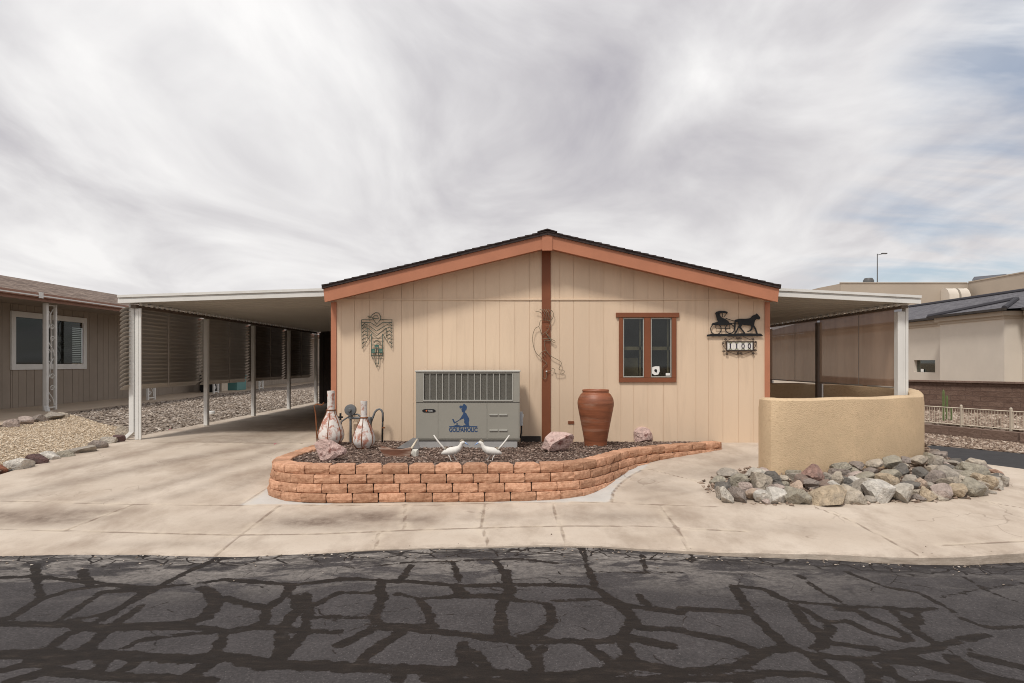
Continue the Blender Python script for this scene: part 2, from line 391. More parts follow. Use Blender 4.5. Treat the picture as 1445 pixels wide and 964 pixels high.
def street_mat():
    n = N('cracked asphalt with sealed cracks'); v = n.coord()
    d = n.attr('crack'); e = n.attr('kerbdist')
    wob = n.math('MULTIPLY', n.math('SUBTRACT', n.noise(v, 11, 6, .7), .5), .10)
    w2 = n.math('MULTIPLY', n.math('SUBTRACT', n.noise(v, 2.2, 3), .5), .05)
    dd = n.math('ADD', n.math('ADD', d, wob), w2)
    vv = n.n('ShaderNodeVectorMath', operation='ADD'); n.l(n.mapping(v, (1,1.25,1)), vv.inputs[0])
    nz = n.n('ShaderNodeTexNoise'); n.l(v, nz.inputs['Vector']); nz.inputs['Scale'].default_value = 1.6; nz.inputs['Detail'].default_value = 3
    sc_ = n.n('ShaderNodeVectorMath', operation='SCALE'); n.l(nz.outputs['Color'], sc_.inputs[0]); sc_.inputs['Scale'].default_value = .5; n.l(sc_.outputs[0], vv.inputs[1])
    vo = n.n('ShaderNodeTexVoronoi', feature='DISTANCE_TO_EDGE'); n.l(vv.outputs[0], vo.inputs['Vector']); vo.inputs['Scale'].default_value = 1.55
    vd = n.math('ADD', n.math('SUBTRACT', n.math('MULTIPLY', vo.outputs[0], .62), .002), n.math('ADD', n.math('MULTIPLY', wob, .45), n.ramp(n.noise(v, 1.1, 2), [(.50, 0), (.60, .1)])))
    vo3 = n.n('ShaderNodeTexVoronoi', feature='DISTANCE_TO_EDGE'); n.l(vv.outputs[0], vo3.inputs['Vector']); vo3.inputs['Scale'].default_value = 4.0
    vd3 = n.math('ADD', n.math('SUBTRACT', n.math('MULTIPLY', vo3.outputs[0], .25), .010), n.math('ADD', n.math('MULTIPLY', wob, .25), n.ramp(e, [(.12, 0), (.30, .2)])))
    dd = n.math('MINIMUM', dd, n.math('MINIMUM', vd, vd3))
    seal = n.ramp(n.math('MULTIPLY_ADD', dd, 8.0, .5), [(.47, 1), (.52, 0)])       # 1 on the sealant
    base = n.ramp(n.noise(v, 3.0, 7, .65), [(.25, (.040,.0355,.0355)), (.75, (.078,.070,.070))])
    grit = n.noise(v, 130, 2, .6)
    g2 = n.noise(v, 55, 3, .7)
    base = n.mix(n.ramp(g2, [(.38, .45), (.55, 0)]), base, (.022,.020,.020))
    base = n.mix(n.ramp(g2, [(.58, 0), (.74, .6)]), base, (.125,.115,.112))
    base = n.mix(n.ramp(n.noise(v, 170, 1, .5), [(.72, 0), (.78, .9)]), base, (.30,.28,.26))
    worn = n.math('MULTIPLY', n.ramp(e, [(.08, 1), (.55, 0)]), n.ramp(n.noise(n.mapping(v, (.8,1.7,1)), 2.1, 7, .7, .5), [(.44, 0), (.51, .95)]))
    sxx = n.n('ShaderNodeSeparateXYZ'); n.l(v, sxx.inputs[0]); xx = n.math('MULTIPLY_ADD', sxx.outputs[0], .1, .5)
    worn = n.math('MULTIPLY', worn, n.ramp(xx, [(.62, 1), (.78, .25)]))
    base = n.mix(worn, base, n.ramp(n.noise(v, 24, 6, .7), [(.3, (.10,.09,.083)), (.7, (.36,.325,.295))]))
    sc = n.ramp(n.noise(n.mapping(v, (.7,2.4,1)), 9, 7, .75), [(.3, (.009,.0065,.0053)), (.58, (.020,.0145,.0113)), (.80, (.062,.047,.037))])
    fade = n.ramp(n.noise(v, 7, 7, .75), [(.58, 1), (.78, .6)])
    tar = n.math('MULTIPLY', n.ramp(e, [(.0, 1), (.30, 0)]), n.ramp(n.noise(n.mapping(v, (.6,2.5,1)), 5, 7, .7), [(.44, 0), (.56, .9)]))
    col = n.mix(tar, n.mix(n.math('MULTIPLY', seal, fade), base, sc), (.026,.022,.021))
    hairv = n.n('ShaderNodeTexVoronoi', feature='DISTANCE_TO_EDGE'); n.l(n.mapping(v, (1,1.4,1)), hairv.inputs['Vector']); hairv.inputs['Scale'].default_value = 5.5
    hair = n.math('MULTIPLY', n.ramp(hairv.outputs[0], [(.006, .5), (.022, 0)]), n.ramp(n.noise(v, 1.3, 3), [(.5, 0), (.62, 1)]))
    col = n.mix(hair, col, (.02,.017,.016))
    b = n.bump(grit, .5, .004); b = n.bump(seal, .3, .008, b); b = n.bump(n.noise(v, 14, 6, .7), .35, .012, b)
    n.bsdf(col, n.mix(seal, .88, .80), 0, b, .25); return n.m
_R1 = lambda L: [(x/3.01, 740+y/3.01) for x, y in L]
_R2 = lambda L: [(480+x/3.01, 740+y/3.01) for x, y in L]
_R3 = lambda L: [(960+x/2.979, 740+y/2.979) for x, y in L]
CR = [(_R1, w, L) for w, L in (
 (.030,[(0,230),(150,225),(330,245),(480,262),(640,275),(780,262),(950,240),(1100,250),(1240,262),(1445,240)]),
 (.045,[(0,425),(120,425),(300,425),(430,440),(560,432),(760,425),(870,400),(920,340),(900,300),(860,275)]),
 (.035,[(430,440),(620,440),(850,440),(960,455),(1100,435),(1300,455),(1445,455)]),
 (.030,[(0,405),(50,395),(165,325),(300,285),(430,265)]),(.028,[(250,410),(350,345),(440,290),(620,285)]),
 (.030,[(290,410),(460,380),(600,310),(760,225),(920,150)]),(.028,[(380,430),(520,360),(600,300)]),
 (.055,[(0,550),(180,545),(300,555),(420,550),(600,560),(800,570),(960,560),(1150,590),(1300,600),(1445,600)]),
 (.028,[(180,540),(300,460),(360,440)]),(.034,[(340,545),(420,480),(470,440),(600,350)]),(.030,[(540,520),(600,490),(760,470),(900,460)]),
 (.034,[(920,340),(960,320),(1060,345),(1130,360),(1210,310),(1240,260)]),(.028,[(1130,360),(1130,410),(1060,440)]),
 (.036,[(1250,310),(1270,360),(1220,420),(1190,460),(1200,520),(1160,580)]),(.028,[(1300,300),(1310,360),(1300,420),(1300,460)]),
 (.028,[(1310,360),(1445,290)]),(.028,[(1300,400),(1445,395)]),(.030,[(940,520),(900,550),(960,455)]),
 (.040,[(540,610),(600,560)]),(.036,[(800,640),(930,570)]),(.040,[(0,620),(120,590),(300,580)]),(.036,[(400,640),(440,580)]),(.036,[(1100,610),(1160,585)]),(.034,[(1200,560),(1280,470)]),
 (.040,[(60,660),(200,620),(420,640),(640,650),(900,660)]),(.028,[(150,180),(160,250),(170,310)]),(.030,[(350,200),(380,270)]))]
CR += [(_R2, w, L) for w, L in (
 (.032,[(0,235),(150,240),(260,245),(520,265),(700,262),(900,262),(1060,270),(1110,290)]),(.032,[(170,250),(180,320),(140,400),(180,430),(240,430),(390,430)]),
 (.026,[(240,300),(330,320),(380,380),(385,430)]),(.024,[(0,400),(130,395)]),(.026,[(0,295),(170,295)]),
 (.036,[(130,440),(300,445),(480,465),(620,480),(760,495),(900,495),(1130,495),(1200,470),(1240,400),(1200,350),(1110,290)]),
 (.040,[(500,275),(520,310),(720,310)]),(.026,[(330,320),(500,310)]),(.038,[(700,200),(720,290),(680,360),(680,450),(710,490)]),
 (.028,[(740,325),(880,340),(910,330),(1100,320)]),(.034,[(890,345),(900,410),(850,460),(780,480)]),(.034,[(1110,290),(1150,340),(1250,350),(1445,370)]),
 (.026,[(1270,300),(1300,340)]),(.040,[(1200,350),(1270,440),(1445,440)]),(.050,[(1240,480),(1400,510)]),(.034,[(1050,515),(1150,580),(1240,570),(1200,490)]),
 (.036,[(0,510),(130,450)]),(.038,[(80,590),(130,540),(260,460)]),
 (.050,[(0,610),(250,610),(500,620),(700,630),(830,640),(960,640),(1150,620),(1240,590),(1445,620)]),
 (.036,[(520,510),(530,590),(560,620)]),(.030,[(560,540),(620,600)]),(.034,[(780,515),(830,580),(840,640)]),(.026,[(860,520),(840,570)]),(.036,[(250,650),(270,600)]),
 (.024,[(1020,90),(1050,180),(1080,260)]),(.018,[(1060,205),(1290,205),(1445,200)]),(.018,[(1280,130),(1300,200)]),(.022,[(660,160),(700,220)]),(.018,[(480,170),(510,250)]),(.03,[(300,180),(250,250),(170,240)]),
 (.018,[(0,180),(60,190),(300,165),(480,160),(760,150),(1020,180)]),(.04,[(380,650),(520,660),(760,655),(1000,670),(1445,650)]))]
CR += [(_R3, w, L) for w, L in (
 (.034,[(0,350),(150,355),(290,360),(340,400),(400,460),(450,500),(560,530),(700,540),(860,540),(900,515),(1060,490),(1080,480)]),
 (.034,[(0,440),(60,455),(200,475),(330,520),(420,510),(450,500)]),(.036,[(0,610),(130,600),(260,580),(320,540),(380,510)]),
 (.030,[(220,250),(290,350)]),(.026,[(250,250),(350,260),(450,310),(560,315),(700,325),(870,325),(960,335),(1080,325)]),(.034,[(480,330),(520,390),(600,460),(600,490),(570,500)]),
 (.030,[(520,340),(600,390),(640,410),(600,460)]),(.030,[(640,390),(700,385),(800,430),(930,460),(960,455),(920,420),(800,370),(740,340),(660,340)]),
 (.032,[(880,330),(940,370),(1000,430),(1070,470)]),(.034,[(990,330),(1000,385),(950,390)]),(.022,[(1000,260),(1100,310),(1200,370),(1290,400),(1445,390)]),(.020,[(700,180),(860,240),(1000,260)]),
 (.012,[(1190,190),(1300,250),(1445,300)]),(.032,[(1080,480),(1150,460),(1280,430)]),(.042,[(560,540),(640,600),(700,667)]),(.042,[(760,550),(820,610),(800,660)]),(.032,[(850,550),(900,610),(980,650)]),
 (.060,[(860,540),(1000,545),(1200,590),(1445,640)]),(.036,[(390,610),(520,610),(640,625),(760,667)]),(.036,[(390,610),(300,620),(160,640),(0,640)]),(.026,[(640,480),(820,495)]),
 (.018,[(500,200),(600,270),(700,320)]),(.04,[(250,640),(300,667)]),(.05,[(1150,530),(1260,600)]),(.045,[(1250,520),(1445,560)]),(.05,[(900,660),(1100,640),(1300,667)]),(.010,[(1100,280),(1250,240),(1445,210)]))]
us = np.concatenate([np.arange(-40,-6.2,.7), np.arange(-6.2,6.4,.028), np.arange(6.4,40,.7)])
ts = np.concatenate([np.linspace(0,.5,76), np.linspace(.51,1,20)])
EZs = edgeZ(us)+.004; Ynear = -9.0
UU, TT = np.meshgrid(us, ts, indexing='ij')
YY = np.where(TT <= .5, EZs[:,None]-(EZs[:,None]-2.6)*(TT/.5), 2.6-(2.6-Ynear)*((TT-.5)/.5))
Q = np.stack([UU.ravel(), YY.ravel()], 1)
crk = np.full(len(Q), 1.0)
def gpr(x, y): D = (H+.07)*F/(y-CY); return ((x-CX)*D/F, D)
for fn, w, L in CR:
    pl = [gpr(x, y) for x, y in fn(L)]
    near = (Q[:,0] > min(p[0] for p in pl)-.6) & (Q[:,0] < max(p[0] for p in pl)+.6) & (Q[:,1] > min(p[1] for p in pl)-.6) & (Q[:,1] < max(p[1] for p in pl)+.6)
    if near.any(): crk[near] = np.minimum(crk[near], segdist(Q[near], pl)-w*1.04-.003)
ext = []                                             # the same repair network outside the photographed strip
for k in range(26):
    y0 = 3.0-k*.45; ext.append([(x, y0+random.uniform(-.12,.12)) for x in np.arange(-8, 8.1, .7)])
for k in range(60):
    x0, y0 = random.uniform(-8,8), random.uniform(-8,3.1); ext.append([(x0,y0),(x0+random.uniform(-.3,.3), y0-.45)])
far = Q[:,1] < 3.15
for L in ext: crk[far] = np.minimum(crk[far], segdist(Q[far], L)-.04)
zr = np.repeat(roadz(us), len(ts)) + .012*np.clip((Q[:,1]-4.6), -1, 0)
kd = (edgeZ(Q[:,0])-Q[:,1])
P = np.column_stack([Q, zr])
tag(sheet('street', P, len(us), len(ts), street_mat(), dict(crack=np.clip(crk,-.2,.5), kerbdist=np.clip(kd/2.0, 0, 1))), kind='structure')

def conc_mat():
    n = N('stained broom finish concrete'); v = n.coord()
    j = n.attr('joint'); st = n.attr('stain'); pa = n.attr('patch')
    base = n.ramp(n.noise(v, 1.1, 6, .6, .3), [(.28, (.45,.37,.295)), (.72, (.60,.52,.435))])
    base = n.mix(n.ramp(n.noise(n.mapping(v, (1.35,.75,1), (0,0,.5)), 1.25, 8, .66), [(.47, 0), (.68, .7)]), base, (.31,.24,.185))
    base = n.mix(n.ramp(n.noise(v, 38, 4, .7), [(.55, 0), (.75, .25)]), base, (.28,.22,.17))
    base = n.mix(n.ramp(n.noise(v, 3.7, 6, .7), [(.56, 0), (.75, .35)]), base, (.62,.54,.44))
    s = n.math('MULTIPLY', st, n.ramp(n.noise(v, 4.5, 7, .72), [(.28, .35), (.6, 1)]), clamp=True)
    base = n.mix(s, base, (.175,.13,.10))
    base = n.mix(pa, base, n.ramp(n.noise(v, 5, 5), [(.3, (.48,.455,.42)), (.7, (.57,.545,.51))]))
    jw = n.math('ADD', j, n.math('MULTIPLY', n.math('SUBTRACT', n.noise(v, 30, 3), .5), .005))
    jm = n.ramp(jw, [(.011, 1), (.022, 0)])
    base = n.mix(n.math('MULTIPLY', jm, .62), base, (.15,.10,.07))
    base = n.mix(n.math('MULTIPLY', n.ramp(jw, [(.01, .5), (.09, 0)]), n.ramp(n.noise(v, 6, 4), [(.45, 0), (.6, 1)])), base, (.62,.53,.42))
    edge = n.ramp(n.attr('kerbd'), [(.0, 1), (.07, 0)])
    base = n.mix(n.math('MULTIPLY', edge, n.ramp(n.noise(n.mapping(v,(1,1,6)), 6, 7, .75), [(.42, 0), (.60, .6)])), base, (.24,.19,.15))
    hv = n.n('ShaderNodeTexVoronoi', feature='DISTANCE_TO_EDGE'); hn_ = n.n('ShaderNodeVectorMath', operation='ADD'); n.l(v, hn_.inputs[0])
    hz_ = n.n('ShaderNodeTexNoise'); n.l(v, hz_.inputs['Vector']); hz_.inputs['Scale'].default_value = 1.6; hz_.inputs['Detail'].default_value = 2; n.l(hz_.outputs['Color'], hn_.inputs[1]); n.l(hn_.outputs[0], hv.inputs['Vector']); hv.inputs['Scale'].default_value = .9
    hl = n.math('MULTIPLY', n.ramp(hv.outputs[0], [(.002, .4), (.008, 0)]), n.ramp(n.noise(v, .7, 2), [(.54, 0), (.60, 1)]))
    base = n.mix(hl, base, (.16,.115,.085))
    base = n.mix(n.ramp(n.noise(v, 75, 2, .6), [(.66, 0), (.76, .35)]), base, (.20,.155,.12))
    b = n.bump(n.noise(n.mapping(v, (1,1,1)), 90, 3, .6), .3, .003); b = n.bump(n.math('SUBTRACT', 1.0, jm), .5, .008, b)
    n.bsdf(base, .88, 0, b, .25); return n.m
MT['concrete'] = conc_mat()
JO = [[(0,747),(180,751),(330,755),(450,754),(600,748),(720,744),(800,742),(900,742),(960,745),(1050,750)], [(0,707),(160,711),(345,713),(480,714),(620,713),(720,709),(865,709),(930,712),(1012,715)],
      [(304,784),(334,759),(395,713)], [(88,750),(190,711)], [(530,780),(534,752)], [(571,749),(572,712)], [(690,770),(680,744),(683,712)], [(800,767),(790,742),(778,709)], [(971,774),(955,745),(930,714)],
      [(1294,783),(1200,735),(1150,716)], [(863,709),(865,695),(875,683),(890,672),(905,664),(919,663),(1014,687)], [(338,713),(380,688)], [(216,625),(425,626)], [(425,626),(448,616)], [(1391,708),(1445,717)], [(1445,764),(1330,770)]]
JW = [[GP(*p) for p in L] for L in JO]
JW += [[(x, 5.2),(x,6.3)] for x in (-11,-8.5,9,12)]
STN = [((-20,728),90,9,.8),((70,730),85,12,.75),((130,722),60,7,.6),((450,737),75,9,.85),((520,730),70,10,.8),((590,733),45,8,.6),((480,735),150,14,.4),((860,729),80,8,.45),((690,730),60,6,.3),((930,690),50,7,.4),((1000,668),40,8,.45),((250,768),120,6,.3),((1120,745),90,8,.2)]
STL = [([(20,700),(140,672),(260,648),(380,626),(440,600)],.22,.55), ([(150,705),(280,672),(400,632),(440,612)],.16,.45), ([(60,668),(200,640),(330,606)],.14,.4), ([(330,690),(400,655),(440,628)],.12,.4), ([(250,700),(330,672)],.14,.35), ([(880,690),(960,668),(1060,645)],.15,.35), ([(905,705),(1000,690)],.08,.35)]
def attrs_for(Q):
    j = np.full(len(Q), 9.0); s = np.zeros(len(Q))
    for L in JW: j = np.minimum(j, segdist(Q, L))
    for (x, y), wx, wy, a in STN:
        c = GP(x, y); l = GP(x+wx, y); d = GP(x, y-wy)
        s = np.maximum(s, 1.3*a*np.exp(-(((Q[:,0]-c[0])/(l[0]-c[0]))**2+((Q[:,1]-c[1])/(d[1]-c[1]))**2)))
    for L, w, a in STL: s = np.maximum(s, a*np.exp(-(segdist(Q, [GP(*p) for p in L])/w)**2))
    pa = np.maximum(inside(Q, [GP(*p) for p in ((339,712),(380,688),(400,640),(470,690),(470,712))]), inside(Q, [GP(*p) for p in ((700,709),(862,708),(864,696),(874,684),(889,673),(904,665),(915,655),(840,650))])).astype(float)
    kdd = np.clip((Q[:,1]-edgeZ(Q[:,0])), 0, 1)
    return dict(joint=j, stain=s, patch=pa, kerbd=kdd)
RB = [(5.2,10.27),(5.77,9.24),(6.54,8.5),(7.6,7.45),(9.5,6.5),(13,6.1),(40,6.0)]       # right-hand edge of the concrete
def backZ(X):
    return np.where(X < 5.2, 10.27, np.interp(X, [p[0] for p in RB], [p[1] for p in RB]))
def lin(a, b, st): return np.linspace(a, b, int((b-a)/st)+1)
uc = np.concatenate([lin(-6.55,7.6,.04), lin(7.7,40,.6)]); tc = np.concatenate([np.linspace(0,.12,26)[:-1], np.linspace(.12,1,96)])
U2, T2 = np.meshgrid(uc, tc, indexing='ij'); e0 = edgeZ(U2); Y2 = e0+(backZ(U2)-e0)*T2
Q = np.stack([U2.ravel(), Y2.ravel()], 1)
def Gv(D): return np.minimum(-.044+.0725*(D-5.6), .295)
def lip(Q): return -.012*np.clip(1-(Q[:,1]-edgeZ(Q[:,0]))/.06, 0, 1)**2
P = np.column_stack([Q, Gv(Q[:,1])+lip(Q)+.004*np.sin(Q[:,0]*1.3)*np.sin(Q[:,1]*1.7)])
tag(sheet('driveway', P, len(uc), len(tc), 'concrete', attrs_for(Q), skirt=.3), kind='structure')
ug = lin(-40,-6.56,.25); tg = np.linspace(0,1,14); U2, T2 = np.meshgrid(ug, tg, indexing='ij'); e0 = edgeZ(U2); Y2 = e0+.85*T2
Q = np.stack([U2.ravel(), Y2.ravel()], 1); P = np.column_stack([Q, Gv(Q[:,1])+lip(Q)])
tag(sheet('gutter_pavement', P, len(ug), len(tg), 'concrete', attrs_for(Q), skirt=.3), kind='structure')
for nm, (x0, x1, y0, y1) in dict(carport_floor=(-6.55,-2.9,10.275,21.0), patio_floor=(3.9,7.3,10.275,16.2)).items():
    a, b = lin(x0,x1,.1), lin(y0,y1,.1); U2, V2 = np.meshgrid(a, b, indexing='ij'); Q = np.stack([U2.ravel(), V2.ravel()], 1)
    at = attrs_for(Q); at['stain'] = np.maximum(at['stain'], .6*np.exp(-(np.abs(Q[:,0]+4.6)/.8)**2) if x0 < 0 else 0); at['kerbd'] += 1
    tag(sheet(nm, np.column_stack([Q, np.full(len(Q), .295)]), len(a), len(b), 'concrete', at, skirt=.3 if x0 < 0 else 0, keep=None if x0 < 0 else inside(((Q.reshape(len(a),len(b),2)[:-1,:-1]+Q.reshape(len(a),len(b),2)[1:,1:])/2).reshape(-1,2), [(3.9,10),(5.85,10),(6.3,10.8),(6.6,11.6),(6.75,12.2),(6.5,13.3),(5.8,14.05),(4.5,14.65),(3.9,14.65)])), kind='structure')
# the land under everything, out to the horizon
tag(MB().add([(-2000,-300,-.62),(2000,-300,-.62),(2000,3000,-.62),(-2000,3000,-.62)], [(0,1,2,3)]).build('ground', 'dirt'), kind='structure')
tag(MB().add([(-60,5.9,-.30),(-2,5.9,-.30),(-2,60,-.05),(-60,60,-.05)], [(0,1,2,3)]).build('yard_ground', 'dirt'), kind='structure')
bank = MB(); rb = [(6.4,17),(6.3,10.27)]+RB[1:]; rr = [(7.3,17),(8.0,13.6),(8.9,11.75),(9.9,10),(11.5,8.2),(14,7.2),(40,6.9)]
bl = [(6.6,17,.25),(6.6,12,.25),(5.9,9.24,.20),(6.58,8.46,.15),(7.6,7.42,.07),(9.5,6.48,0),(13,6.08,-.03),(40,5.98,-.05)]
br_ = [(7.4,17,-.36),(7.75,14,-.36),(8.24,13.1,-.36),(9.0,11.6,-.36),(9.8,10,-.37),(11.6,8.0,-.36),(14,7.0,-.30),(40,6.6,-.2)]
for k in range(7): bank.add([bl[k], br_[k], br_[k+1], bl[k+1]], [(0,1,2,3)])
tag(bank.build('bank', 'dirt'), kind='structure')

# ------------------------------------------------------------------ the planter: block wall, mulch
PB = [(-3.02,10.12),(-3.02,9.2),(-3.0,8.4),(-2.97,7.75),(-2.84,7.32),(-2.6,7.07),(-2.354,6.97),(-2.06,6.94),(-1.2,6.97),(-.114,7.02),(.584,7.17),(.943,7.55),(1.25,8.1),(1.55,8.62),(2.12,9.13),(2.71,9.50),(3.05,9.74)]
PBc = catmull(PB, .03)
def ztop(D): return .447-.030*(D-7.1)
def inward(poly, d):
    P = np.array(poly); t = np.gradient(P, axis=0); t /= np.linalg.norm(t, axis=1)[:,None]
    return P+np.stack([-t[:,1], t[:,0]], 1)*d
pw = thing('planter_wall', 'low curved planter wall of stacked rust red split face blocks', 'retaining wall', (-.5,7.0,.07))
for k in range(4):
    path = inward(PBc, .055-.018*k); s = np.concatenate([[0], np.cumsum(np.linalg.norm(np.diff(path, axis=0), axis=1))])
    mb = MB(); L = .283; off = -.141*(k % 2)-.02*k; i = 0; pos = off
    while pos < s[-1]-.05:
        w = L*random.uniform(.97,1.03); a, b = max(pos, 0)+.004, min(pos+w, s[-1])-.004; pos += w
        if b-a < .06: continue
        pa = np.array([np.interp(a, s, path[:,q]) for q in (0,1)]); pb = np.array([np.interp(b, s, path[:,q]) for q in (0,1)])
        D = (pa[1]+pb[1])/2; zt = ztop(D)-.098*k; zb = zt-.095
        if zt < G(D)+.008: continue
        t = (pb-pa)/np.linalg.norm(pb-pa); nn = np.array([-t[1], t[0]]); dep = .20; sh = (b-a)*.13
        o = random.uniform(-.005,.005)
        bm = bmesh.new(); vs = []
        for zz in (zb, zt):
            for p in (pa+nn*o, pb+nn*o, pb+nn*dep-t*sh, pa+nn*dep+t*sh): vs.append(bm.verts.new((p[0], p[1], zz+random.uniform(-.0015,.0015))))
        for f in [(0,3,2,1),(4,5,6,7),(0,1,5,4),(1,2,6,5),(2,3,7,6),(3,0,4,7)]: bm.faces.new([vs[q] for q in f])
        bmesh.ops.subdivide_edges(bm, edges=bm.edges[:], cuts=2, use_grid_fill=True)
        bmesh.ops.recalc_face_normals(bm, faces=bm.faces)
        c0 = (pa+pb)/2
        for v in bm.verts:
            f = (np.array(v.co[:2])-c0)@nn-o; u = abs(((np.array(v.co[:2])-c0)@t)/((b-a)/2)); h = abs((v.co.z-(zb+zt)/2)/.0475)
            if f < .02:                                             # split face: pillowed and uneven
                r = mnoise.noise(v.co*9+Vector((k*7.1,i*3.3,0)))*.012
                push = .016*(max(u, 0)**6+max(h, 0)**6)*.5+r
                v.co.x += nn[0]*push; v.co.y += nn[1]*push
        bmesh.ops.bevel(bm, geom=[e for e in bm.edges if len(e.link_faces) == 2 and e.calc_face_angle(0) > .8], offset=.006, segments=1, affect='EDGES')
        mb.add([v.co[:] for v in bm.verts], [[v.index for v in f.verts] for f in bm.faces] if not bm.verts.index_update() else [], tint=random.random()); bm.free(); i += 1
    mb.build('block_course', 'block', pw)
inn = inward(PBc, .15); poly = [tuple(p) for p in inn]+[(3.05,10.26),(-3.0,10.26)]
a, b = lin(-3.1,3.1,.05), lin(6.9,10.26,.05); U2, V2 = np.meshgrid(a, b, indexing='ij'); Q = np.stack([U2.ravel(), V2.ravel()], 1)
def mulz(x, y): return ztop(y)-.035+.018*mnoise.noise(Vector((x*2.1, y*2.1, 3)))+.012*mnoise.noise(Vector((x*7, y*7, 1)))
Z = np.array([mulz(x, y) for x, y in Q])
cen = ((Q.reshape(len(a),len(b),2)[:-1,:-1]+Q.reshape(len(a),len(b),2)[1:,1:])/2).reshape(-1,2)
mul = tag(sheet('mulch', np.column_stack([Q, Z]), len(a), len(b), 'mul_bed', keep=inside(cen, poly)), 'dark brown bark and gravel mulch filling the raised planter', 'mulch', kind='stuff')
def fill(poly, n, zf):
    P = np.array(poly); Q = np.column_stack([rng.uniform(P[:,0].min(), P[:,0].max(), n*3), rng.uniform(P[:,1].min(), P[:,1].max(), n*3)])
    Q = Q[inside(Q, poly)][:n]; return [(x, y, zf(x, y)) for x, y in Q]
scatter('mulch_chips', 'mul_chip', fill([tuple(p) for p in inward(PBc,.19)]+[(3.0,10.2),(-2.95,10.2)], 9000, lambda x, y: mulz(x,y)+.006), .008, .022, .6, mul)['kind'] = 'stuff'

# ------------------------------------------------------------------ the home
FZ = 10.27; XL, XR, RX = -2.945, 3.868, .40; ZB = .285
PK = .2416; ZE = 2.478
def gable(X): return ZE+PK*((X-XL) if X < RX else (XR-X)*(RX-XL)/(XR-RX))
home = thing('mobile_home', 'cream vertical siding home with terracotta gable trim and brown centre board', 'house', (RX,FZ,ZB))
gro = [470]; random.seed(3)
for x in (160,233,315,392,488,553,628,710,790,880,947,1023,1105,1185,1265): gro.append(440+x/3.856)
for x in (115,190,275,355,448,518,595,680,758,856,925,1003,1088,1168): gro.append(760+x/3.856)
gX = [(x-CX)*FZ/F for x in gro]+[XR]
hx0, hx1, hz0, hz1 = W(879,0,FZ)[0], W(947.5,0,FZ)[0], W(0,532.7,FZ)[2], W(0,448.5,FZ)[2]
mb = MB(); GW, GD = .007, .006
def strip(x0, x1, y, zlo, zt=None):
    for lo, hi in ([(zlo, None)] if x1 <= hx0+1e-4 or x0 >= hx1-1e-4 or zlo > hz1 else [(zlo, hz0), (hz1, None)]):
        if zt is not None: hi = zt if hi is None else hi
        mb.add([(x0,y,lo),(x1,y,lo),(x1,y,gable(x1)+.14 if hi is None else hi),(x0,y,gable(x0)+.14 if hi is None else hi)], [(0,1,2,3)])
def jog(x, y0, y1, zlo):
    for lo, hi in ([(zlo, gable(x)+.14)] if x <= hx0 or x >= hx1 else [(zlo, hz0), (hz1, gable(x)+.14)]):
        mb.add([(x,y0,lo),(x,y1,lo),(x,y1,hi),(x,y0,hi)], [(0,1,2,3)])
cuts = sorted(set([XL, XR, RX, hx0, hx1]+gX)); 
for x0, x1 in zip(cuts[:-1], cuts[1:]):
    l = x0+GW/2 if x0 in gX else x0; r = x1-GW/2 if x1 in gX else x1
    if r > l: strip(l, r, FZ, ZB)
    if x1 in gX and x1 < XR-.01:
        strip(x1-GW/2, x1+GW/2, FZ+GD, ZB); jog(x1-GW/2, FZ, FZ+GD, ZB); jog(x1+GW/2, FZ, FZ+GD, ZB)
mb.build('front_wall', 'siding', home, recalc=False)
box('belly_band', 'siding', home, XL+.06, XR-.06, FZ-.014, FZ-.0005, 2.530, 2.556)
MB().box(XL, XL+.1, FZ+.012, FZ+16, ZB, ZE+.12).build('side_wall', 'siding', home)
MB().box(XR-.1, XR, FZ+.012, FZ+16, ZB, ZE+.12).build('side_wall', 'siding', home)
box('skirting', 'sealgap', home, W(735,0,FZ)[0], W(763,0,FZ)[0], FZ-.02, FZ-.001, .27, .40)
for x0, x1 in ((XL-.03, XL+.055), (XR-.045, XR+.035)): box('corner_trim', 'terra', home, x0, x1, FZ-.02, FZ+.09, ZB, ZE+.02, .004)
box('trim_board', 'brown', home, W(764.5,0,FZ)[0], W(777,0,FZ)[0], FZ-.022, FZ-.001, .30, gable(RX)+.02, .003)
OF = .33; y0 = FZ-OF; ov = .05; fh = .195
def roofz(X): return gable(X)+.205 if XL <= X <= XR else (ZE+.205+PK*(X-XL) if X < XL else ZE+.205+PK*(XR-X))
for sgn, xe in ((-1, XL-ov), (1, XR+ov)):
    ze, zr_ = roofz(xe), gable(RX)+.205
    xr = RX+sgn*.06; zr2 = zr_-.06*PK
    MB().prism([(xe,ze),(xr,zr2),(xr,zr2-fh),(xe-sgn*.02,ze-fh)], y0, y0+.035).build('bargeboard', 'terra', home, bevel=.003)
    MB().prism([(xe+sgn*.02,ze+.002),(xe+sgn*.02,ze+.05),(RX,zr_+.052),(RX,zr_+.002)], y0-.03, FZ+16).build('roof', 'shingle', home)
    MB().prism([(xe,ze-fh+.03),(RX,zr_-fh+.03),(RX,zr_-fh+.05),(xe,ze-fh+.05)], y0+.037, FZ-.002).build('soffit', 'terra', home)
MB().prism([(RX-.075,gable(RX)-.03),(RX+.075,gable(RX)-.03),(RX+.075,gable(RX)+.19),(RX,gable(RX)+.2),(RX-.075,gable(RX)+.19)], y0-.014, y0+.03).build('gable_cap', 'terra', home, bevel=.003)
m = MB(); 
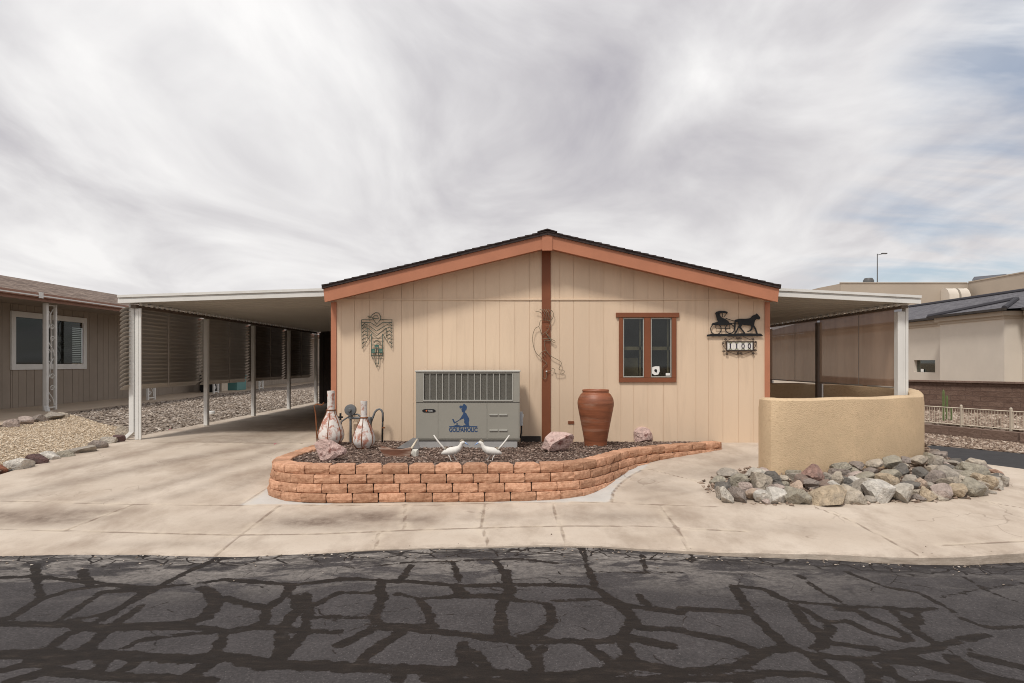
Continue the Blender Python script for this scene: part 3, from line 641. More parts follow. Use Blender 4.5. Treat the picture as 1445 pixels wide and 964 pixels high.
for k in range(30):                                                # butt ends of the shingle courses along the rake
    for sgn, xe in ((-1, XL-ov-.02), (1, XR+ov+.02)):
        x = RX+(xe-RX)*k/30; x2 = RX+(xe-RX)*(k+1)/30
        m.hexa([(x, y0-.045+random.uniform(0,.01), roofz(x)+.044),(x2,y0-.04,roofz(x2)+.044),(x2,y0+.3,roofz(x2)+.044),(x,y0+.3,roofz(x)+.044)],
               [(x, y0-.045, roofz(x)+.056),(x2,y0-.04,roofz(x2)+.064+random.uniform(0,.006)),(x2,y0+.3,roofz(x2)+.064),(x,y0+.3,roofz(x)+.056)])
m.build('rake_shingles', 'shingle', home)
m = MB()
for k in range(24): 
    y = y0-.05+k*.3; m.hexa([(RX-.15,y,roofz(RX)+.032),(RX,y,roofz(RX)+.072),(RX,y+.31,roofz(RX)+.066),(RX-.15,y+.31,roofz(RX)+.026)], [(RX-.15,y,roofz(RX)+.046),(RX,y,roofz(RX)+.088),(RX,y+.31,roofz(RX)+.082),(RX-.15,y+.31,roofz(RX)+.04)])
    m.hexa([(RX,y,roofz(RX)+.072),(RX+.15,y,roofz(RX)+.032),(RX+.15,y+.31,roofz(RX)+.026),(RX,y+.31,roofz(RX)+.066)], [(RX,y,roofz(RX)+.088),(RX+.15,y,roofz(RX)+.046),(RX+.15,y+.31,roofz(RX)+.04),(RX,y+.31,roofz(RX)+.082)])
m.build('ridge_shingles', 'shingle', home)
# window
win = MB(); D = FZ-.025
def wb(x0, x1, y0_, y1_, d0=FZ-.028, d1=FZ-.001): win.box(W(x0,0,FZ)[0], W(x1,0,FZ)[0], d0, d1, W(0,y1_,FZ)[2], W(0,y0_,FZ)[2])
wb(873.3,878.6,448.2,533); wb(947.6,954,448.2,533); wb(873.3,954,533.1,539.5); wb(908.8,917.8,448.2,533); wb(869,958,441.5,448.1,FZ-.034)
wn = win.build('window', 'brown', home, bevel=.003)
for k, (x0, x1) in enumerate(((879.2,908.4),(918.2,947.2))):
    X0, X1 = W(x0,0,FZ)[0], W(x1,0,FZ)[0]; z0, z1 = W(0,532.4,FZ)[2], W(0,449,FZ)[2]
    m = MB(); e = .014; yy = FZ-.012
    m.box(X0,X0+e,yy,yy+.03,z0,z1).box(X1-e,X1,yy,yy+.03,z0,z1).box(X0+e,X1-e,yy,yy+.03,z0,z0+e).box(X0+e,X1-e,yy,yy+.03,z1-e,z1)
    m.build('sash', 'acbar', wn, bevel=.002)
    box('pane', 'glass', wn, X0+e, X1-e, FZ+.004, FZ+.010, z0+e, z1-e)
X0, X1 = W(878,0,FZ)[0], W(948.5,0,FZ)[0]; z0, z1 = W(0,533.5,FZ)[2], W(0,447.8,FZ)[2]
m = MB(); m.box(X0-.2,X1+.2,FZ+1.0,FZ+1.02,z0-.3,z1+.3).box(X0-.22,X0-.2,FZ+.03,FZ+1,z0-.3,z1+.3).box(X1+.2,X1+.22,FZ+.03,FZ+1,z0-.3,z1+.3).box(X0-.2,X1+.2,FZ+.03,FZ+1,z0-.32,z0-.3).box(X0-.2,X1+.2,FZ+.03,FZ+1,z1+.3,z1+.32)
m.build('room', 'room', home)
m = MB()
for x in (905,944.5): m.box(W(x,0,FZ)[0]-.012, W(x,0,FZ)[0]+.012, FZ+.10, FZ+.12, z0-.2, z1+.2)
m.box(X0-.1,X1+.1,FZ+.10,FZ+.13,W(0,494,FZ)[2],W(0,489,FZ)[2]).box(X0-.1,X0+.32,FZ+.4,FZ+.42,z0-.1,z0+.32)
m.build('curtain_rail', 'cloth', home)
# stickers on the right pane
MB().prism([(W(x,0,FZ)[0], W(0,y,FZ)[2]) for x, y in ((920.5,518),(925,517),(930.5,517),(931,524),(929,528.5),(924,529.5),(920,527))], FZ+.0015, FZ+.0035).build('sticker', 'offwhite', wn)
MB().prism([(W(x,0,FZ)[0], W(0,y,FZ)[2]) for x, y in ((923,522),(926,520.5),(927.5,523),(926.5,526),(924,524.5))], FZ-.0005, FZ+.001).build('sticker_print', 'black', wn)
box('sticker', 'offwhite', wn, W(939.5,0,FZ)[0], W(945.5,0,FZ)[0], FZ+.0015, FZ+.0035, W(0,530,FZ)[2], W(0,526.5,FZ)[2])
box('wall_vent', 'brown', home, W(801.5,0,FZ)[0], W(810,0,FZ)[0], FZ-.012, FZ-.0006, W(0,598,FZ)[2], W(0,594.3,FZ)[2])

# ------------------------------------------------------------------ left carport
cp = thing('carport', 'white flat carport roof on posts with lowered taupe louver blinds', 'carport', (-6.3,10.7,.295))
def rz(X): return 2.515+(X+6.52)*.033
Y0, Y1 = 10.6, 21.2
MB().add([(-6.47,Y0,rz(-6.47)+.06),(-3.0,Y0,rz(-3.0)+.06),(-3.0,Y1,rz(-3.0)+.06),(-6.47,Y1,rz(-6.47)+.06),(-6.47,Y0,rz(-6.47)+.05),(-3.0,Y0,rz(-3.0)+.05),(-3.0,Y1,rz(-3.0)+.05),(-6.47,Y1,rz(-6.47)+.05)],
     [(0,1,2,3),(7,6,5,4),(0,4,5,1),(1,5,6,2),(2,6,7,3),(3,7,4,0)]).build('roof', 'pan', cp)
for k in range(35):
    y = Y0+.2+k*.3
    MB().hexa([(-6.46,y,rz(-6.46)),(-3.02,y,rz(-3.02)),(-3.02,y+.035,rz(-3.02)),(-6.46,y+.035,rz(-6.46))], [(-6.46,y,rz(-6.46)+.049),(-3.02,y,rz(-3.02)+.049),(-3.02,y+.035,rz(-3.02)+.049),(-6.46,y+.035,rz(-6.46)+.049)]).build('roof_rib', 'pan', cp)
m = MB()
for (zo0, zo1, yo) in ((-.005,.055,.0),(.055,.085,.02),(.085,.125,-.015)):
    m.hexa([(-6.49,Y0-.06+yo,rz(-6.49)+zo0),(-3.02,Y0-.06+yo,rz(-3.02)+zo0),(-3.02,Y0-.004,rz(-3.02)+zo0),(-6.49,Y0-.004,rz(-6.49)+zo0)],
           [(-6.49,Y0-.06+yo,rz(-6.49)+zo1-.0005),(-3.02,Y0-.06+yo,rz(-3.02)+zo1-.0005),(-3.02,Y0-.004,rz(-3.02)+zo1-.0005),(-6.49,Y0-.004,rz(-6.49)+zo1-.0005)])
m.build('fascia', 'white', cp)
box('beam', 'beam', cp, -6.33, -6.24, Y0+.02, 20.1, rz(-6.28)-.085, rz(-6.28)-.03)
for k in range(60):
    y = Y0+.1+k*.16; MB().box(-6.239,-6.22,y,y+.06,rz(-6.23)-.045,rz(-6.23)-.004).build('painted_gap_light', 'offwhite', cp)  # added white chips imitating daylight through the gaps above the beam
PY = [10.72, 13.1, 15.4, 17.75, 20.1]
for k, y in enumerate(PY):
    if k == 0:
        m = MB(); m.box(-6.295,-6.205,y-.05,y-.0,.295,rz(-6.25)-.086); m.box(-6.204,-6.19,y-.05,y-.03,.295,rz(-6.25)-.086).box(-6.27,-6.23,y-.056,y-.0505,.30,rz(-6.25)-.09)
        m.build('post', 'white', cp, bevel=.006)
    else: MB().box(-6.33,-6.25,y-.04,y+.04,.295,rz(-6.28)-.1).box(-6.325,-6.255,y-.047,y-.0405,.30,rz(-6.28)-.11).build('post', 'white', cp, bevel=.004)
ds = MB(); ds.hexa([(-6.385,10.66,.42),(-6.305,10.66,.42),(-6.305,10.73,.42),(-6.385,10.73,.42)], [(-6.385,10.66,2.50),(-6.305,10.66,2.50),(-6.305,10.73,2.50),(-6.385,10.73,2.50)])
ds.hexa([(-6.47,10.64,.335),(-6.42,10.64,.31),(-6.42,10.73,.31),(-6.47,10.73,.335)], [(-6.385,10.66,.42),(-6.306,10.66,.419),(-6.306,10.73,.419),(-6.385,10.73,.42)])
ds.build('downspout', 'white', cp, bevel=.004)
for k in range(4):                                                 # one louvered blind per bay
    ya, yb = PY[k]+.09-(.25 if k == 0 else 0), PY[k+1]-.06; m = MB(); z = 1.12; n = 20
    for q in range(n):
        zz = z+q*.0665; j = random.uniform(-.004,.004)
        prof = [(-6.352,zz+.066+j),(-6.375,zz+.062+j),(-6.41,zz+.046+j),(-6.45,zz+.020+j),(-6.472,zz-.016+j)]
        m.add([(x,ya,h) for x,h in prof]+[(x,yb,h) for x,h in prof], [(i,i+1,6+i,5+i) for i in range(4)])
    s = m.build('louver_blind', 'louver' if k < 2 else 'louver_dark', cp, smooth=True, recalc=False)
    md = s.modifiers.new('thick', 'SOLIDIFY'); md.thickness = .003
    lt = MB()
    for f in (.5,): lt.box(-6.348,-6.34,ya+(yb-ya)*f-.012,ya+(yb-ya)*f+.012,1.12,2.42)
    lt.build('ladder_tape', 'louver', s)
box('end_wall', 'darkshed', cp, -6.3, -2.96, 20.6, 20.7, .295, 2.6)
m = MB()
for k in range(9): m.box(-6.2+k*.36,-6.19+k*.36,20.58,20.599,.3,2.55)
m.build('panel_batten', 'darkshed', cp)
shed = thing('storage_shed', 'dark brown panelled storage shed closing the back of the carport', 'shed', (-4.6,20.2,.295))
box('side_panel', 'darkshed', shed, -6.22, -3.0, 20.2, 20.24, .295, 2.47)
m = MB()
for k in range(8): m.box(-6.1+k*.4,-6.085+k*.4,20.185,20.1995,.3,2.44)
m.build('batten', 'darkshed', shed)
box('door', 'sealgap', shed, -4.8, -4.0, 20.16, 20.184, .31, 2.3)

# ------------------------------------------------------------------ right awning and its shade screens
aw = thing('patio_awning', 'white flat patio awning with brown translucent sun shades beside the home', 'awning', (6.1,10.5,.295))
def ra(X): return 2.60-(X-3.9)*.052
Ya, Yb = 10.3, 17.0
XA, XB = 3.92, 6.24
MB().add([(XA,Ya,ra(XA)+.06),(XB,Ya,ra(XB)+.06),(XB,Yb,ra(XB)+.06),(XA,Yb,ra(XA)+.06),(XA,Ya,ra(XA)+.05),(XB,Ya,ra(XB)+.05),(XB,Yb,ra(XB)+.05),(XA,Yb,ra(XA)+.05)],
     [(0,1,2,3),(7,6,5,4),(0,4,5,1),(1,5,6,2),(2,6,7,3),(3,7,4,0)]).build('roof', 'pan', aw)
for k in range(22):
    y = Ya+.2+k*.3
    MB().hexa([(XA+.02,y,ra(XA+.02)),(XB-.02,y,ra(XB-.02)),(XB-.02,y+.035,ra(XB-.02)),(XA+.02,y+.035,ra(XA+.02))], [(XA+.02,y,ra(XA+.02)+.049),(XB-.02,y,ra(XB-.02)+.049),(XB-.02,y+.035,ra(XB-.02)+.049),(XA+.02,y+.035,ra(XA+.02)+.049)]).build('roof_rib', 'pan', aw)
m = MB()
for (zo0, zo1, yo) in ((-.005,.055,.0),(.055,.085,.02),(.085,.125,-.015)):
    m.hexa([(XA,Ya-.06+yo,ra(XA)+zo0),(XB+.02,Ya-.06+yo,ra(XB)+zo0),(XB+.02,Ya-.004,ra(XB)+zo0),(XA,Ya-.004,ra(XA)+zo0)],
           [(XA,Ya-.06+yo,ra(XA)+zo1-.0005),(XB+.02,Ya-.06+yo,ra(XB)+zo1-.0005),(XB+.02,Ya-.004,ra(XB)+zo1-.0005),(XA,Ya-.004,ra(XA)+zo1-.0005)])
m.build('fascia', 'white', aw)
box('beam', 'beam', aw, 6.0, 6.1, Ya+.02, Yb, ra(6.05)-.075, ra(6.05)-.03)
for k in range(40):
    y = Ya+.1+k*.16; MB().box(5.98,5.999,y,y+.06,ra(5.99)-.045,ra(5.99)-.004).build('painted_gap_light', 'offwhite', aw)  # pale chips painted as sky light between roof and beam, no real fittings
MB().box(6.0,6.09,10.42,10.53,.295,ra(6.05)-.121).box(6.0905,6.125,10.43,10.52,.295,ra(6.05)-.121).box(6.126,6.17,10.42,10.53,.295,ra(6.05)-.05).build('post', 'white', aw, bevel=.006)
for y in (13.3,15.9):
    box('post', 'beam', aw, 6.0, 6.09, y-.05, y+.05, .295, ra(6.05)-.121, .004)
    box('post_sleeve', 'white', aw, 6.091, 6.12, y-.05, y+.03, .295, 1.12)
for k, (a_, b_) in enumerate(((10.58,13.22),(13.38,15.82),(15.98,17.0))):
    nn = 40; m = MB()
    for i in range(nn):
        y, y2 = a_+(b_-a_)*i/nn, a_+(b_-a_)*(i+1)/nn; w = lambda yy: 6.045+.012*math.sin(yy*7+k)+.006*math.sin(yy*19)
        m.add([(w(y),y,1.14),(w(y2),y2,1.14),(w(y2),y2,2.42),(w(y),y,2.42)], [(0,1,2,3)])
    s = m.build('shade_screen', 'screen', aw, smooth=True, recalc=False)
    MB().tube([(6.045,a_,1.15),(6.045,b_,1.15)], .014).build('hem_bar', 'louver', s)
    MB().tube([(6.03,a_+(b_-a_)*.42,1.15),(6.03,a_+(b_-a_)*.42,2.41)], .006).build('cord', 'louver', s)
# curved stucco wall
WP = [(3.03,8.35),(3.015,8.12),(3.12,7.97),(3.6,8.07),(4.2,8.24),(4.95,8.55),(5.42,8.86),(5.72,9.28),(6.2,10.1),(6.65,11.0),(6.95,12.2),(6.7,13.4),(5.9,14.2),(4.5,14.8)]
wp = catmull(WP, .05); wi = inward(wp, .2); wi[:9] = wi[9]*.6+np.array([3.2,8.36])*.4; n = len(wp); zt = 1.10
m = MB(); prof = [(0,-.2),(0,.97),(.012,1.085),(.045,1.11),(.155,1.11),(.188,1.09),(.2,1.0),(.2,-.2)]
vs = []
for i in range(n):
    d = wi[i]-wp[i]; top = 1.0+.004*math.sin(i*.3)
    for o_, h in prof: p = wp[i]+d*(o_/.2); vs.append((p[0], p[1], h*top if h > .5 else h))
k = len(prof); fs = [(i*k+j, (i+1)*k+j, (i+1)*k+j+1, i*k+j+1) for i in range(n-1) for j in range(k-1)]+[tuple(range(k-1,-1,-1)), tuple((n-1)*k+j for j in range(k))]
m.add(vs, fs); tag(m.build('stucco_wall', 'stucco', smooth=.7), 'curved tan stucco patio wall rising out of the pile of rocks', 'wall')

# ------------------------------------------------------------------ rock pile round the stucco wall
FR = [(2.15,7.9),(2.1,7.4),(2.25,7.1),(2.45,6.92),(3.07,6.86),(4.25,6.97),(5.0,7.18),(5.45,7.45),(5.78,7.75),(5.95,8.1),(6.02,8.55),(5.98,9.0),(6.0,9.55)]
FRc = catmull(FR, .05)
def mound(x, y):
    q = np.array([[x,y]]); 
    if not inside(q, FRP)[0]: return G(y)
    df = segdist(q, FRc)[0]; dw = segdist(q, wp)[0]
    return G(y)+.015+.07*min(1, df/(df+dw+.01)*1.3)
FRP = [tuple(p) for p in FRc]+[tuple(p) for p in wp[::-1] if p[1] < 10.3]
a, b = lin(2.0,6.4,.07), lin(6.8,10.3,.07); U2, V2 = np.meshgrid(a, b, indexing='ij'); Q = np.stack([U2.ravel(), V2.ravel()], 1)
Z = np.array([mound(x, y)-.03 for x, y in Q]); g3 = Q.reshape(len(a),len(b),2); cen = ((g3[:-1,:-1]+g3[1:,1:])/2).reshape(-1,2)
bed = tag(sheet('rock_bed_gravel', np.column_stack([Q, Z]), len(a), len(b), 'rsg_bed', keep=inside(cen, FRP)), 'brown gravel showing between the rocks at the stucco wall', 'gravel', kind='stuff')
scatter('gravel_stones', 'rsg_chip', fill(FRP, 1500, lambda x, y: mound(x,y)-.01), .01, .03, .7, bed)['kind'] = 'stuff'
PZ4 = [(200,290,60,60,'charcoal'),(165,425,110,150,'pale'),(105,400,60,130,'grey'),(275,420,150,150,'purple'),(300,280,170,120,'green'),(345,340,110,90,'pink'),(430,205,170,90,'pale'),(485,300,170,160,'beige'),(590,260,130,120,'charcoal'),(705,260,100,70,'beige'),
 (400,405,115,90,'peach'),(490,430,130,110,'white'),(530,470,90,55,'pink'),(645,430,190,130,'white'),(690,310,120,60,'green'),(640,350,170,80,'pink'),(810,350,140,110,'peach'),(850,275,160,100,'brown'),(960,215,180,160,'redpink'),(955,310,160,90,'purple'),
 (790,430,170,150,'green'),(890,445,120,120,'green'),(1100,425,400,150,'tan'),(1095,325,150,100,'brown'),(1170,335,110,110,'white'),(1100,245,90,80,'grey'),(1200,280,100,140,'beige'),(1330,415,220,150,'beige'),(1255,260,70,70,'brown'),(1345,265,150,60,'white'),(1340,215,150,50,'pink'),(1400,330,180,140,'grey')]
PZ5 = [(250,400,220,170,'white'),(165,465,100,50,'grey'),(430,420,170,150,'pale'),(620,420,150,110,'tan'),(770,405,160,120,'pink'),(545,410,70,70,'beige'),(300,310,150,110,'tan'),(130,280,190,80,'green'),(320,260,200,90,'green'),(420,210,120,90,'charcoal'),(590,245,140,90,'charcoal'),
 (490,300,130,80,'grey'),(480,345,160,60,'charcoal'),(580,325,100,80,'peach'),(660,345,80,50,'grey'),(710,290,150,120,'purple'),(720,215,140,70,'beige'),(830,330,170,110,'beige'),(900,400,130,110,'tan'),(1000,370,180,140,'green'),(1080,380,100,100,'grey'),(810,255,170,120,'grey'),
 (910,285,100,60,'beige'),(950,260,120,70,'green'),(1010,225,220,110,'green'),(1060,280,110,80,'tan'),(1030,160,160,80,'beige'),(860,160,150,50,'grey'),(720,145,120,90,'grey'),(700,100,100,60,'pale'),(800,165,70,40,'pink'),(1190,235,180,50,'orange'),(1190,280,150,50,'charcoal'),
 (1150,325,120,110,'tan'),(1230,345,60,70,'pale'),(1290,320,70,80,'grey'),(1175,400,60,30,'grey')]
rocks = [(1000+x/6.568, 640+y/6.568, w/6.568, h/6.568, c) for x, y, w, h, c in PZ4]+[(1200+x/5.898, 630+y/5.898, w/5.898, h/5.898, c) for x, y, w, h, c in PZ5]
placed = []
for k, (x, y, w, h, c) in enumerate(rocks):
    yb = y+h*.30; D = 6.5
    while D < 10.4:
        X = (x-CX)*D/F; z = H-(yb-CY)*D/F
        if z <= mound(X, D): break
        D += .02
    X = (x-CX)*D/F; df = segdist(np.array([[X,D]]), FRc)[0]; dw = segdist(np.array([[X,D]]), wp)[0]
    sw, sh = w*D/F*1.16, h*D/F*1.24
    D2 = min(D+.09, 10.2)
    placed.append([X*D2/D, D2, mound(X, D), sw, sh, c, df/(df+dw), k])
rows = {'front': [p for p in placed if p[6] < .36], 'middle': [p for p in placed if .36 <= p[6] < .62], 'back': [p for p in placed if p[6] >= .62]}
for rn, L in rows.items():
    L.sort(key=lambda p: p[0]/p[1]); seen = {}
    for q, (X, D, z, sw, sh, c, t, k) in enumerate(L):
        m = MB(); dep = min(max((sw+sh)/2*1.0, .12), .34)
        rock_mesh(m, (0,0,0), (sw, dep, sh), k+11, cuts=12, rz=random.uniform(-.25,.25), tilt=random.uniform(-.22,.22))
        o = m.build('rock', 'r_'+c, smooth=.30); zc = H-(rocks[k][1]-CY)*D/F
        o.location = (X, D, max(zc, z+sh*.3))
        shp = 'long' if sw > 1.9*sh else ('small' if sw < .14 else ('large' if sw > .27 else 'angular'))
        nc = sum(1 for p in L if p[5] == c); seen[c] = seen.get(c, -1)+1
        which = f'{ordinal(seen[c])} of its colour from left' if nc > 1 else 'only one of its colour'
        tag(o, f'{shp} {ROCKW[c]} rock, {which}, {rn} row of rock pile', 'rock', 'rocks piled round the stucco wall')
# filler stones that close the gaps of the pile
random.seed(21)
fills = []
for q in range(44):
    for _ in range(200):
        x, y = random.uniform(2.2,6.2), random.uniform(6.95,9.6)
        qq = np.array([[x,y]])
        if inside(qq, FRP)[0] and segdist(qq, FRc)[0] > .08 and segdist(qq, wp)[0] > .08 and all((x-f[0])**2+(y-f[1])**2 > .03 for f in fills): break
    fills.append((x, y))
fills.sort(key=lambda f: f[0]/f[1]); seen = {}
for q, (x, y) in enumerate(fills):
    c = random.choice(['grey','green','pale','beige','pink','purple','charcoal']); seen[c] = seen.get(c, -1)+1; m = MB(); s = random.uniform(.13,.22)
    rock_mesh(m, (0,0,0), (s*1.2, s, s*.7), 300+q, 8); o = m.build('rock', 'r_'+c, smooth=.30); o.location = (x, y, mound(x,y)+.0)
    tag(o, f'half buried small {ROCKW[c]} rock, {ordinal(seen[c])} such from left in stucco wall pile', 'rock', 'rocks piled round the stucco wall')

row = [p for p in wp if 3.5 < p[0] < 5.9 and p[1] < 8.95]; acc = .0; prev = row[0]; q = 0; seen = {}
for p in row:
    acc += np.linalg.norm(p-prev); prev = p
    if acc < .235: continue
    acc = 0; c = ['green','grey','beige','charcoal','tan','purple','pale','pink'][(q*5+q//3) % 8]; m = MB(); sz = random.uniform(.17,.26); seen[c] = seen.get(c, -1)+1
    rock_mesh(m, (0,0,0), (sz*1.15, sz*.8, sz*random.uniform(.55,.8)), 420+q, 12, rz=random.uniform(0,1), tilt=random.uniform(-.2,.2)); o = m.build('rock', 'r_'+c, smooth=.30)
    x, y = p[0]+.10, p[1]-.16; o.location = (x, y, G(y)+.15)
    tag(o, f'{ROCKW[c]} rock leaning on the stucco wall, {ordinal(seen[c])} of its colour from left', 'rock', 'rocks piled round the stucco wall'); q += 1

# ------------------------------------------------------------------ left yard: gravel, border rocks
def yz(X, D):                                                      # yard height
    e = min(G(D), .25); t = min(max((-6.6-X)/3.5, 0), 1); return e+.02+(.24-e)*t*t*(3-2*t)+.03*math.sin(X*1.1)*math.sin(D*.9)*t
tanp = [(-6.62,6.7),(-6.6,8.3),(-6.5,10.5),(-7.0,12.0),(-9.2,14.2),(-11.6,16.6),(-11.4,15.4),(-10.5,13.4),(-10.6,12),(-11.5,10),(-14,8),(-14,6.35),(-6.62,6.35)]
gryp = [(-6.58,10.6),(-7.0,12.0),(-9.2,14.2),(-11.6,16.6),(-11.85,20),(-12.2,25),(-12.8,31),(-13,46),(-6.58,46)]
for nm, poly, mat, lab, st in (('tan_gravel', tanp, 'tan', 'fine tan gravel bed edged with rocks at left of driveway', .12), ('grey_gravel', gryp, 'gry', 'coarse grey brown gravel strip between carport and neighbouring house', .15)):
    Pn = np.array(poly); a, b = lin(Pn[:,0].min()-.1,Pn[:,0].max()+.1,st), lin(Pn[:,1].min()-.1,Pn[:,1].max()+.1,st)
    U2, V2 = np.meshgrid(a, b, indexing='ij'); Q = np.stack([U2.ravel(), V2.ravel()], 1); g3 = Q.reshape(len(a),len(b),2); cen = ((g3[:-1,:-1]+g3[1:,1:])/2).reshape(-1,2)
    lo = -.004 if mat == 'gry' else 0
    o = tag(sheet(nm, np.column_stack([Q, [yz(x, y)+lo for x, y in Q]]), len(a), len(b), mat+'_bed', keep=inside(cen, poly)), lab, 'gravel', kind='stuff')
    vis = [(x, y, z) for x, y, z in fill(poly, 26000 if mat == 'tan' else 16000, lambda x, y: yz(x,y)+.006) if y < 30]
    scatter('gravel_stones', mat+'_chip', vis, *( (.009,.022) if mat == 'tan' else (.02,.045)), .6, o)['kind'] = 'stuff'
LR = [(5,885,46,40,'rust'),(75,865,98,52,'white'),(152,845,80,48,'maroon'),(205,830,78,40,'white'),(268,823,72,30,'green'),(340,805,95,34,'grey'),(405,785,72,40,'purple'),(440,768,72,34,'pale'),(487,760,52,34,'maroon'),(507,735,52,62,'beige')]
UR = [(48,697,56,38,'pink'),(103,686,62,38,'pink'),(160,677,62,34,'purple'),(215,667,78,38,'grey'),(258,663,46,28,'beige')]
for rowi, (L, where) in enumerate(((LR, 'along the driveway edge of tan gravel'), (UR, 'at upper rim of tan gravel'))):
    for q, (x, y, w, h, c) in enumerate(L):
        x, y, w, h = x*.3421, 360+y*.3421, w*.3421, h*.3421; yb = y+h*.35
        D = 8.0
        while D < 20 and H-(yb-CY)*D/F > (G(D) if rowi == 0 else yz((x-CX)*D/F, D)): D += .02
        m = MB(); s = (w*D/F*1.08, max(w*D/F*.7, .12), h*D/F*1.15); rock_mesh(m, (0,0,0), s, 70+rowi*20+q, 9, rz=.35 if rowi == 0 else .3)
        o = m.build('border_rock', 'r_'+c, smooth=.30); X, _, z = W(x, y, D+.05); o.location = (X, D+.05, z)
        tag(o, f'{ROCKW[c]} border rock, {ordinal(q)} from left {where}', 'rock', 'border rocks round the tan gravel')
vc = thing('vent_cap', 'small white plastic cleanout cap standing in grey gravel by carport', 'pipe cap', (-7.75,16.3,.26))
MB().lathe([(.13,0),(.13,.06),(.115,.085),(.0,.09)], (-7.75,16.3,yz(-7.75,16.3)), 20, cap=False).build('cap', 'offwhite', vc, smooth=.6)
MB().lathe([(.18,-.05),(.18,.015),(.12,.018)], (-7.75,16.3,yz(-7.75,16.3)), 20, cap=False).build('collar', 'fence', vc, smooth=.6)

# ------------------------------------------------------------------ neighbouring house at left
nh = thing('neighbour_house', 'taupe house with white window and wrought iron porch posts at left', 'house', (-14.2,22,.22))
NX = -14.2; m = MB(); y = 9.0; k = 0; hy0, hy1, hz0_, hz1_ = 18.3, 21.25, 1.45, 2.90
mb = MB(); ys = [9.0]; random.seed(5)
while ys[-1] < 46: ys.append(ys[-1]+random.choice([.2,.3,.3,.42]))
ys = sorted(ys+[hy0,hy1])
for ya, yb in zip(ys[:-1], ys[1:]):
    for lo, hi in ([(.22,3.2)] if yb <= hy0+1e-4 or ya >= hy1-1e-4 else [(.22,hz0_),(hz1_,3.2)]):
        mb.add([(NX,ya+.008,lo),(NX,yb-.008,lo),(NX,yb-.008,hi),(NX,ya+.008,hi)], [(0,1,2,3)])
        mb.add([(NX-.015,ya-.008,lo),(NX-.015,ya+.008,lo),(NX-.015,ya+.008,hi),(NX-.015,ya-.008,hi)], [(0,1,2,3)])
        mb.add([(NX,ya+.008,lo),(NX-.015,ya+.008,lo),(NX-.015,ya+.008,hi),(NX,ya+.008,hi)], [(0,1,2,3)])
        mb.add([(NX,yb-.008,lo),(NX-.015,yb-.008,lo),(NX-.015,yb-.008,hi),(NX,yb-.008,hi)], [(0,1,2,3)])
mb.build('wall', 'nsiding', nh)
box('end_wall', 'nsiding', nh, NX-9.5, NX-.02, 8.9, 9.0, .22, 3.2)
m = MB(); m.box(NX+.002,NX+.05,hy0-.1,hy0+.06,hz0_-.1,hz1_+.1).box(NX+.002,NX+.05,hy1-.06,hy1+.1,hz0_-.1,hz1_+.1).box(NX+.002,NX+.05,hy0+.061,hy1-.061,hz1_-.06,hz1_+.1).box(NX+.002,NX+.05,hy0+.061,hy1-.061,hz0_-.1,hz0_+.06)
nw = m.build('window', 'white', nh, bevel=.004)
ym = (hy0+hy1)/2
box('mullion', 'white', nw, NX-.02, NX+.03, ym-.035, ym+.035, hz0_+.06, hz1_-.06)
for a_, b_ in ((hy0+.06,ym-.036),(ym+.036,hy1-.06)): box('pane', 'dimglass', nw, NX-.01, NX-.004, a_, b_, hz0_+.06, hz1_-.06)
m = MB()
for k in range(22): z = hz0_+.08+k*.06; m.hexa([(NX-.06,ym,z),(NX-.06,hy1,z),(NX-.10,hy1,z+.035),(NX-.10,ym,z+.035)], [(NX-.058,ym,z+.004),(NX-.058,hy1,z+.004),(NX-.098,hy1,z+.039),(NX-.098,ym,z+.039)])
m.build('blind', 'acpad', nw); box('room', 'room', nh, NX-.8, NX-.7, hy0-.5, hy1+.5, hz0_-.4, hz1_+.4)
EXx, RXx = -12.25, -17.2
m = MB(); L0, L1 = 8.4, 46.0
def ruv(): 
    w = math.hypot(RXx-EXx, 1.2); return [[(L0,0),(L1,0),(L1,w),(L0,w)]]
m.add([(EXx,L0,3.30),(EXx,L1,3.30),(RXx,L1,4.45),(RXx,L0,4.45)], [(0,1,2,3)], uv=ruv())
m.add([(RXx,L0,4.45),(RXx,L1,4.45),(RXx*2-EXx,L1,3.30),(RXx*2-EXx,L0,3.30)], [(0,1,2,3)], uv=ruv())
m.build('roof', 'tabs', nh, recalc=False)
box('soffit', 'nsiding', nh, NX-.01, EXx-.02, L0, L1, 3.205, 3.22)
m = MB(); m.box(EXx-.03,EXx+.0,L0,L1,3.12,3.295); m.box(EXx+.001,EXx+.12,L0,L1,3.205,3.225).box(EXx+.1205,EXx+.135,L0,L1,3.2,3.31)
gt = m.build('gutter', 'copper', nh); box('gutter_strip', 'white', gt, EXx+.136, EXx+.14, L0, L1, 3.225, 3.255); box('gutter_joint', 'white', gt, EXx+.1365, EXx+.15, 16.45, 16.6, 3.18, 3.33)
MB().box(-13.9,-13.4,24.5,24.9,3.72,3.80).build('roof_vent', 'fence', nh)
